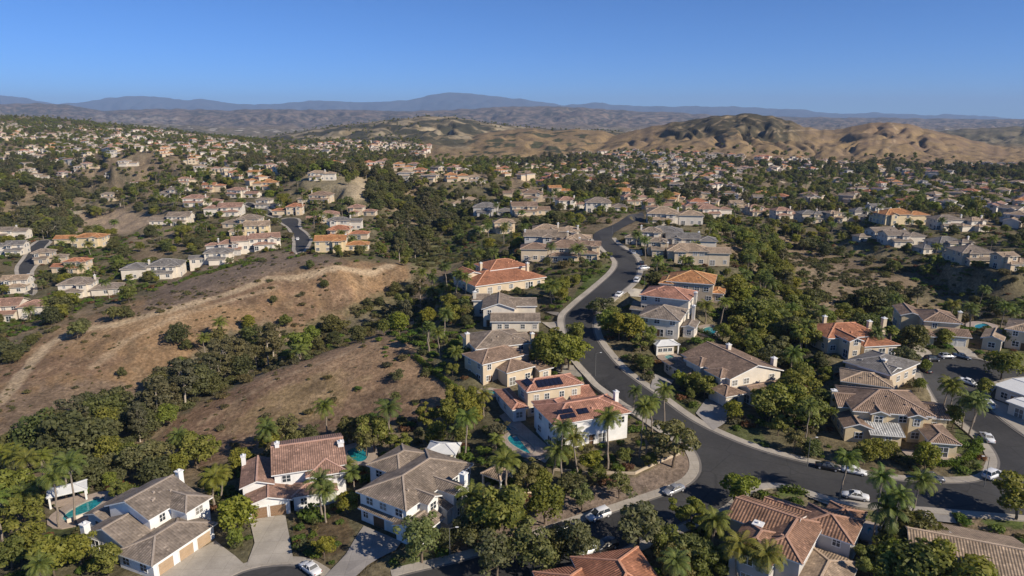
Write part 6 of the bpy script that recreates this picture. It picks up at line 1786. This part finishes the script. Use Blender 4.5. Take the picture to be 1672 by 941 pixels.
# ------------------------------------------------------------------ labels
LM = [("the garage-fronted grey-brown roof",300,880),("the pinkish barrel-tiled house",480,780),("the dark brown-roofed white house",670,800),("the solar panel villa",930,680),("the brown-hipped cream house",815,590),
 ("the rust-brown tile roofs",1290,870),("the yellow walled corner house",1450,690),("the gabled house by the sweeping street",1190,620),("the broad tan ribbed roof",1600,900),("the burnt orange roof",1010,930),
 ("the big terracotta house",825,455),("the taupe gabled white house",825,505),("the taupe-roofed cream house",820,555),("the bright orange hipped roof",1125,460),("the wide salmon roof",1085,490),
 ("the grey-brown hipped roof",1080,520),("the terracotta patchwork house",1400,545),("the yellow cul-de-sac house",1535,530),("the long dark grey roof",1410,590),("the pale flat-roofed house",1650,645),
 ("the mulched street corner",1085,790),("the lap pool",135,835),("the street junction",1180,760),("the bottom turning circle",440,935),("the lower street verge",960,860),
 ("the bare brown dome",590,610),("the tan ridge",400,480),("the dirt trail fork",75,575),("the eucalyptus ravine",350,610),("the scrubby ravine head",590,490),("the lower-left garden pavilion",115,800),
 ("the road's crest",1010,390),("the upper bend",1030,450),("the far-left street",48,440),("the hillside cul-de-sac",485,385),("the orange-roofed yellow house",128,395),("the solar house at left",30,510),
 ("the eroded canyon slope",1360,455),("the canyon trail",1520,440),("the orange house across the canyon",1480,360),("the paired grey houses across the canyon",1455,395),("the canyon rim houses",1620,425),
 ("the round cul-de-sac",1585,605),("the golden hills",860,250),("the dark-topped golden hill",1200,255),("the winding-trail hill",1450,262),("the left hilltop suburb",110,215),("the far centre suburb",520,245),
 ("the dark oak canyon",100,305),("the bare sunlit cut",570,300),("the mossy hump",760,395),("the big white roadside house",1103,362),("the dusty left slope",205,365),("the wooded central valley",680,360),
 ("the grey centre house",803,350),("the tan stepped houses",905,405),("the white terrace house",208,272),("the leafy spur",1230,450),("the scrubby canyon floor",1400,500),("the far-right suburb",1600,300),("the suburb under the golden hills",1150,285),
 ("the suburb east of the road",1250,345),("the pinkish ridge houses",410,380),("the corner hedge",1560,760),("the lower-left tree mass",150,700),("the back slope of the white house",620,720),("the kerbside palms",1430,830),("the leafy cul-de-sac fork",1480,610)]
ORD = "first second third fourth fifth sixth seventh eighth ninth tenth eleventh twelfth thirteenth fourteenth fifteenth sixteenth seventeenth eighteenth nineteenth twentieth".split()
CARD = "one two three four five six seven eight nine ten eleven twelve thirteen fourteen fifteen sixteen seventeen eighteen nineteen twenty".split()
used_labels = {o['label'] for o in bpy.data.objects if o.get('label')}
def rel(px, py):
    best = min(LM, key=lambda l: (l[1]-px)**2+((l[2]-py)*1.6)**2)
    dx, dy = px-best[1], (py-best[2])*1.6
    if abs(dx) > abs(dy): r_ = 'left of' if dx < 0 else 'right of'
    else: r_ = 'behind' if dy < 0 else 'in front of'
    return r_, best[0]
def assign(items, noun_plural):
    g = {}
    for it in items: g.setdefault((it['look'],)+rel(it['px'], it['py']), []).append(it)
    # split large sets by height words
    for (look, r_, lm), L in g.items():
        L.sort(key=lambda q: q['px'])
        rows = [L]
        if len(L) > 6:
            L2 = sorted(L, key=lambda q: q['py']); m = len(L2)//2; rows = [sorted(L2[:m], key=lambda q: q['px']), sorted(L2[m:], key=lambda q: q['px'])]
        for ri, row in enumerate(rows):
            for i, it in enumerate(row):
                lab = f"{look} {r_} {lm}"
                if len(rows) > 1: lab = f"{look} {r_} {lm}, {'farther' if ri == 0 else 'nearer'} row"
                if len(row) > 1: lab += f", {ORD[i] if i < 20 else 'last'} from left" if len(rows) == 1 else f" {ORD[i] if i < 20 else 'last'} from left"
                lab = lab.replace(' across the canyon,', ',') if len(lab.split()) > 16 else lab
                if len(lab.split()) > 16: lab = lab.replace(' row ', ' row, ').replace('spreading ', '').replace('grey-brown shrub', 'scrub')
                if len(lab.split()) > 16: lab = lab.replace(', farther row', ' farther,').replace(', nearer row', ' nearer,').replace(',,', ',')
                if len(lab.split()) > 16: lab = lab.replace('small ', '').replace('tall ', '').replace('bright ', '')
                if len(lab.split()) > 16: lab = lab.replace(' from left', '')
                it['obj']['label'] = lab
def size_word(h, lo, hi): return 'small ' if h < lo else ('tall ' if h > hi else '')
its = []
for p in chosen:
    k = p['k']; nm, look = KIND[k]
    if k in 'bydo': look = {'b': ['leafy green tree', 'round green tree'], 'y': ['yellow-green tree', 'yellow-green tree'], 'd': ['dark green tree', 'dark spreading oak'], 'o': ['olive green tree', 'dull green tree']}[k][p['v'] % 2]
    if nm in ('tree', 'eucalyptus_tree'): look = size_word(p['h'], 4.6, 8.4)+look
    elif nm == 'palm_tree' and k != 'p': look = size_word(p['h'], 6.2, 9.8)+look
    elif nm == 'shrub': look = size_word(p['h'], 1.0, 1.5)+look
    tag(p['obj'], None, CATN[nm], {'tree': 'trees in gardens and ravines', 'eucalyptus_tree': 'eucalyptus trees of the ravine', 'palm_tree': 'palms in the gardens', 'shrub': 'shrubs on slopes and yards'}[nm])
    its.append(dict(obj=p['obj'], look=look, px=p['px'], py=p['py']))
assign(its, 'plants')
RW = {'brown': 'brown', 'greybrown': 'grey-brown', 'taupe': 'taupe', 'grey': 'grey', 'terra': 'terracotta', 'salmon': 'salmon', 'orange': 'orange', 'pink': 'pinkish', 'tan': 'tan', 'russet': 'rust', 'whiteroof': 'white'}
its = []
for h in HS: h['obj']['group'] = 'houses along the near streets'
for h in MID:
    if 'obj' not in h:
        k = [i for i, s in enumerate(SM) if s[1] == h['roof'] and s[2] == h['wall']] or [i for i, s in enumerate(SM) if s[1] == h['roof']] or [1]
        h['obj'] = link('house', SM[k[0]][0], loc=(h['org'][0], h['org'][1], h['z']+.2), rz=h['yaw'])
        h['roof'], h['wall'] = SM[k[0]][1], SM[k[0]][2]
    its.append(dict(obj=h['obj'], look=f"{h['wall']} {RW[h['roof']]}-roofed house", px=h['px'], py=h['py']))
for h in IND:
    its.append(dict(obj=h['obj'], look=f"{h['wall']} {RW[h['roof']]}-roofed house", px=h['px'], py=h['py']))
for it in its: tag(it['obj'], None, 'house', 'houses of the hillside suburbs')
assign(its, 'houses')
from collections import Counter
_c = Counter(o['label'] for o in bpy.data.objects if o.get('label'))
print('DUP', [(k, v) for k, v in _c.items() if v > 1][:10], 'LONG', [k for k in _c if len(k.split()) > 16][:10])
